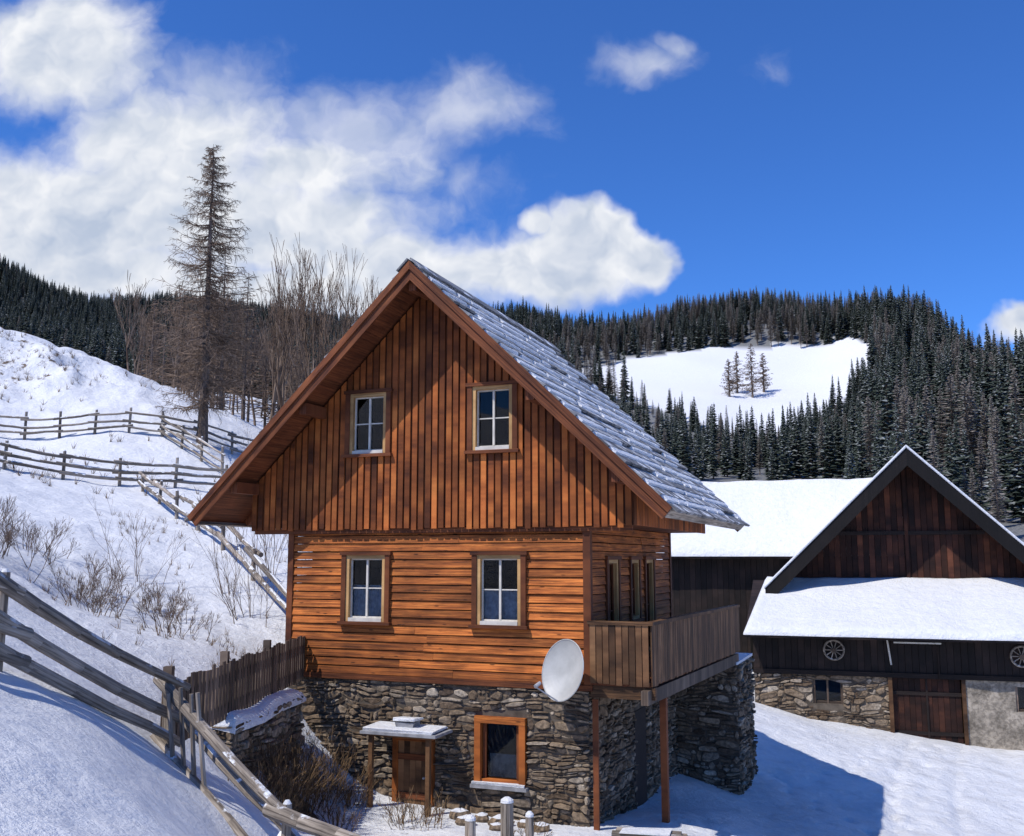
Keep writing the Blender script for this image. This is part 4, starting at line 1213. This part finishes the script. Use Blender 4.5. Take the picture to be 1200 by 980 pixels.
instancer('bare_tree_thicket', tc2, np.stack([bx_, by_, height(bx_, by_)], -1), np.where(rng.random(len(bx_)) < .55, rng.integers(3, 7, len(bx_)), rng.integers(0, 3, len(bx_))), np.stack([s1] * 3, -1), rng.uniform(0, 6.28, len(bx_)))
for (x, y, H) in ((82, 330, 19), (73, 325, 13), (88, 338, 14), (78, 335, 15)):
    random.seed(int(x)); mb = MB(); larch(mb, H, nb=110, spread=.26, subs=8, tw=2, rt=.35, tk=7); place(mb, 'larch_tree', x, y)

# ------------------------------------------------------------------ light & sky
EL = math.radians(54.5)
sd = Vector((-.82, -.57, 0)).normalized() * math.cos(EL); sd.z = math.sin(EL)
sun = bpy.data.lights.new('sun', 'SUN'); sun.energy = 4.4; sun.angle = math.radians(.5); sun.color = (1.0, .955, .89)
so = bpy.data.objects.new('sun', sun); so.rotation_euler = sd.to_track_quat('Z', 'Y').to_euler(); scene.collection.objects.link(so)
w = bpy.data.worlds.new('World'); scene.world = w; w.use_nodes = True
nt = w.node_tree; bg = nt.nodes['Background']; bg.inputs['Strength'].default_value = .1
sky = nt.nodes.new('ShaderNodeTexSky'); sky.sky_type = 'NISHITA'; sky.sun_disc = False
sky.sun_elevation = EL; sky.sun_rotation = math.atan2(sd.x, sd.y) % (2 * math.pi)
sky.altitude = 1300; sky.air_density = 1.0; sky.dust_density = .2; sky.ozone_density = 3.0
tcn = nt.nodes.new('ShaderNodeTexCoord')
sp = nt.nodes.new('ShaderNodeSeparateXYZ'); nt.links.new(tcn.outputs['Generated'], sp.inputs[0])
yc = mth(nt, 'MAXIMUM', sp.outputs[1], .05)
pa = mth(nt, 'DIVIDE', sp.outputs[0], yc); pe = mth(nt, 'DIVIDE', sp.outputs[2], yc)
cb = nt.nodes.new('ShaderNodeCombineXYZ'); nt.links.new(pa, cb.inputs[0]); nt.links.new(pe, cb.inputs[1])
def vm(op, a, b_):
    n = nt.nodes.new('ShaderNodeVectorMath'); n.operation = op
    for i_, v in enumerate((a, b_)):
        if v is None: continue
        if isinstance(v, bpy.types.NodeSocket): nt.links.new(v, n.inputs[i_])
        else: n.inputs[i_].default_value = v
    return n
nw = nd(nt, 'ShaderNodeTexNoise', Scale=9.0, Detail=4.0, Roughness=.6); nt.links.new(cb.outputs[0], nw.inputs['Vector'])
wv = vm('SUBTRACT', nw.outputs['Color'], (.5, .5, .5)); wv = vm('MULTIPLY', wv.outputs[0], (.09, .07, 0))
Pn = vm('ADD', cb.outputs[0], wv.outputs[0]).outputs[0]
def blobs(BL, base=1.15):
    cur = None
    for (a, e, ra, re, wt) in BL:
        d_ = vm('SUBTRACT', Pn, (a, e, 0)); d_ = vm('MULTIPLY', d_.outputs[0], (1 / ra, 1 / re, 0))
        l_ = vm('LENGTH', d_.outputs[0], None).outputs['Value']
        v_ = mth(nt, 'MULTIPLY', mth(nt, 'SUBTRACT', base, l_), wt)
        cur = v_ if cur is None else mth(nt, 'MAXIMUM', cur, v_)
    return mth(nt, 'MAXIMUM', cur, -.5)
cur = blobs([(-.49, .55, .115, .08, .95), (-.36, .435, .16, .075, .9), (-.47, .365, .24, .085, 1.15), (-.22, .415, .16, .055, .7), (-.27, .35, .22, .07, .95), (-.14, .30, .18, .065, .95),
      (.03, .305, .13, .045, 1.2), (.085, .338, .065, .042, 1.35), (.14, .318, .04, .035, 1.25), (.03, .352, .022, .016, .8), (.535, .252, .05, .02, 1.1), (-.50, .30, .25, .05, .9), (-.25, .28, .25, .05, .8)])
thin = blobs([(-.06, .475, .11, .06, 1.05), (-.17, .45, .17, .065, 1.15), (.137, .535, .065, .035, 1.0), (.17, .55, .03, .02, .9), (.29, .52, .05, .03, .4), (-.33, .50, .12, .06, .9), (-.05, .40, .09, .04, .6)])
n1 = nd(nt, 'ShaderNodeTexNoise', Scale=13.0, Detail=7.0, Roughness=.57); nt.links.new(Pn, n1.inputs['Vector'])
offp = vm('ADD', Pn, (-.014, .018, 0)).outputs[0]
n2 = nd(nt, 'ShaderNodeTexNoise', Scale=9.0, Detail=4.0, Roughness=.55); nt.links.new(offp, n2.inputs['Vector'])
n3 = nd(nt, 'ShaderNodeTexNoise', Scale=9.0, Detail=4.0, Roughness=.55); nt.links.new(Pn, n3.inputs['Vector'])
nn = mth(nt, 'SUBTRACT', n1.outputs[0], .5)
val = mth(nt, 'MULTIPLY_ADD', nn, .9, cur)
mask = maprange(nt, val, .0, .62)
tv_ = mth(nt, 'MULTIPLY_ADD', nn, 1.6, thin)
mask2 = mth(nt, 'MULTIPLY', maprange(nt, tv_, .1, 1.3), .62)
mask = mth(nt, 'MAXIMUM', mask, mask2)
front = mth(nt, 'GREATER_THAN', sp.outputs[1], .06)
mask = mth(nt, 'MULTIPLY', mask, front)
rel = mth(nt, 'MULTIPLY', mth(nt, 'SUBTRACT', n3.outputs[0], n2.outputs[0]), 3.4)  # painted cloud shading: sunward sides whiter, far sides grey-blue
lit = mth(nt, 'ADD', mth(nt, 'ADD', rel, .62), mth(nt, 'MULTIPLY', mth(nt, 'SUBTRACT', .5, val), .35), clamp=True)
ccol = mixc(nt, lit, (4.9, 5.7, 7.2), (9.2, 9.35, 9.7))
skyc = mixc(nt, 1.0, sky.outputs[0], (.50, 1.0, 1.8), 'MULTIPLY')
fin = mixc(nt, mask, skyc, ccol)
nt.links.new(fin, bg.inputs['Color'])

# ------------------------------------------------------------------ camera
cam = bpy.data.cameras.new('camera'); cam.sensor_width = 36; cam.lens = 34.5; cam.clip_end = 9000; cam.clip_start = .05
cob = bpy.data.objects.new('camera', cam); cob.location = (0, 0, 0); cob.rotation_euler = (math.radians(98.16), 0, 0)
scene.collection.objects.link(cob); scene.camera = cob
scene.view_settings.view_transform = 'Standard'; scene.view_settings.look = 'None'; scene.view_settings.exposure = 0
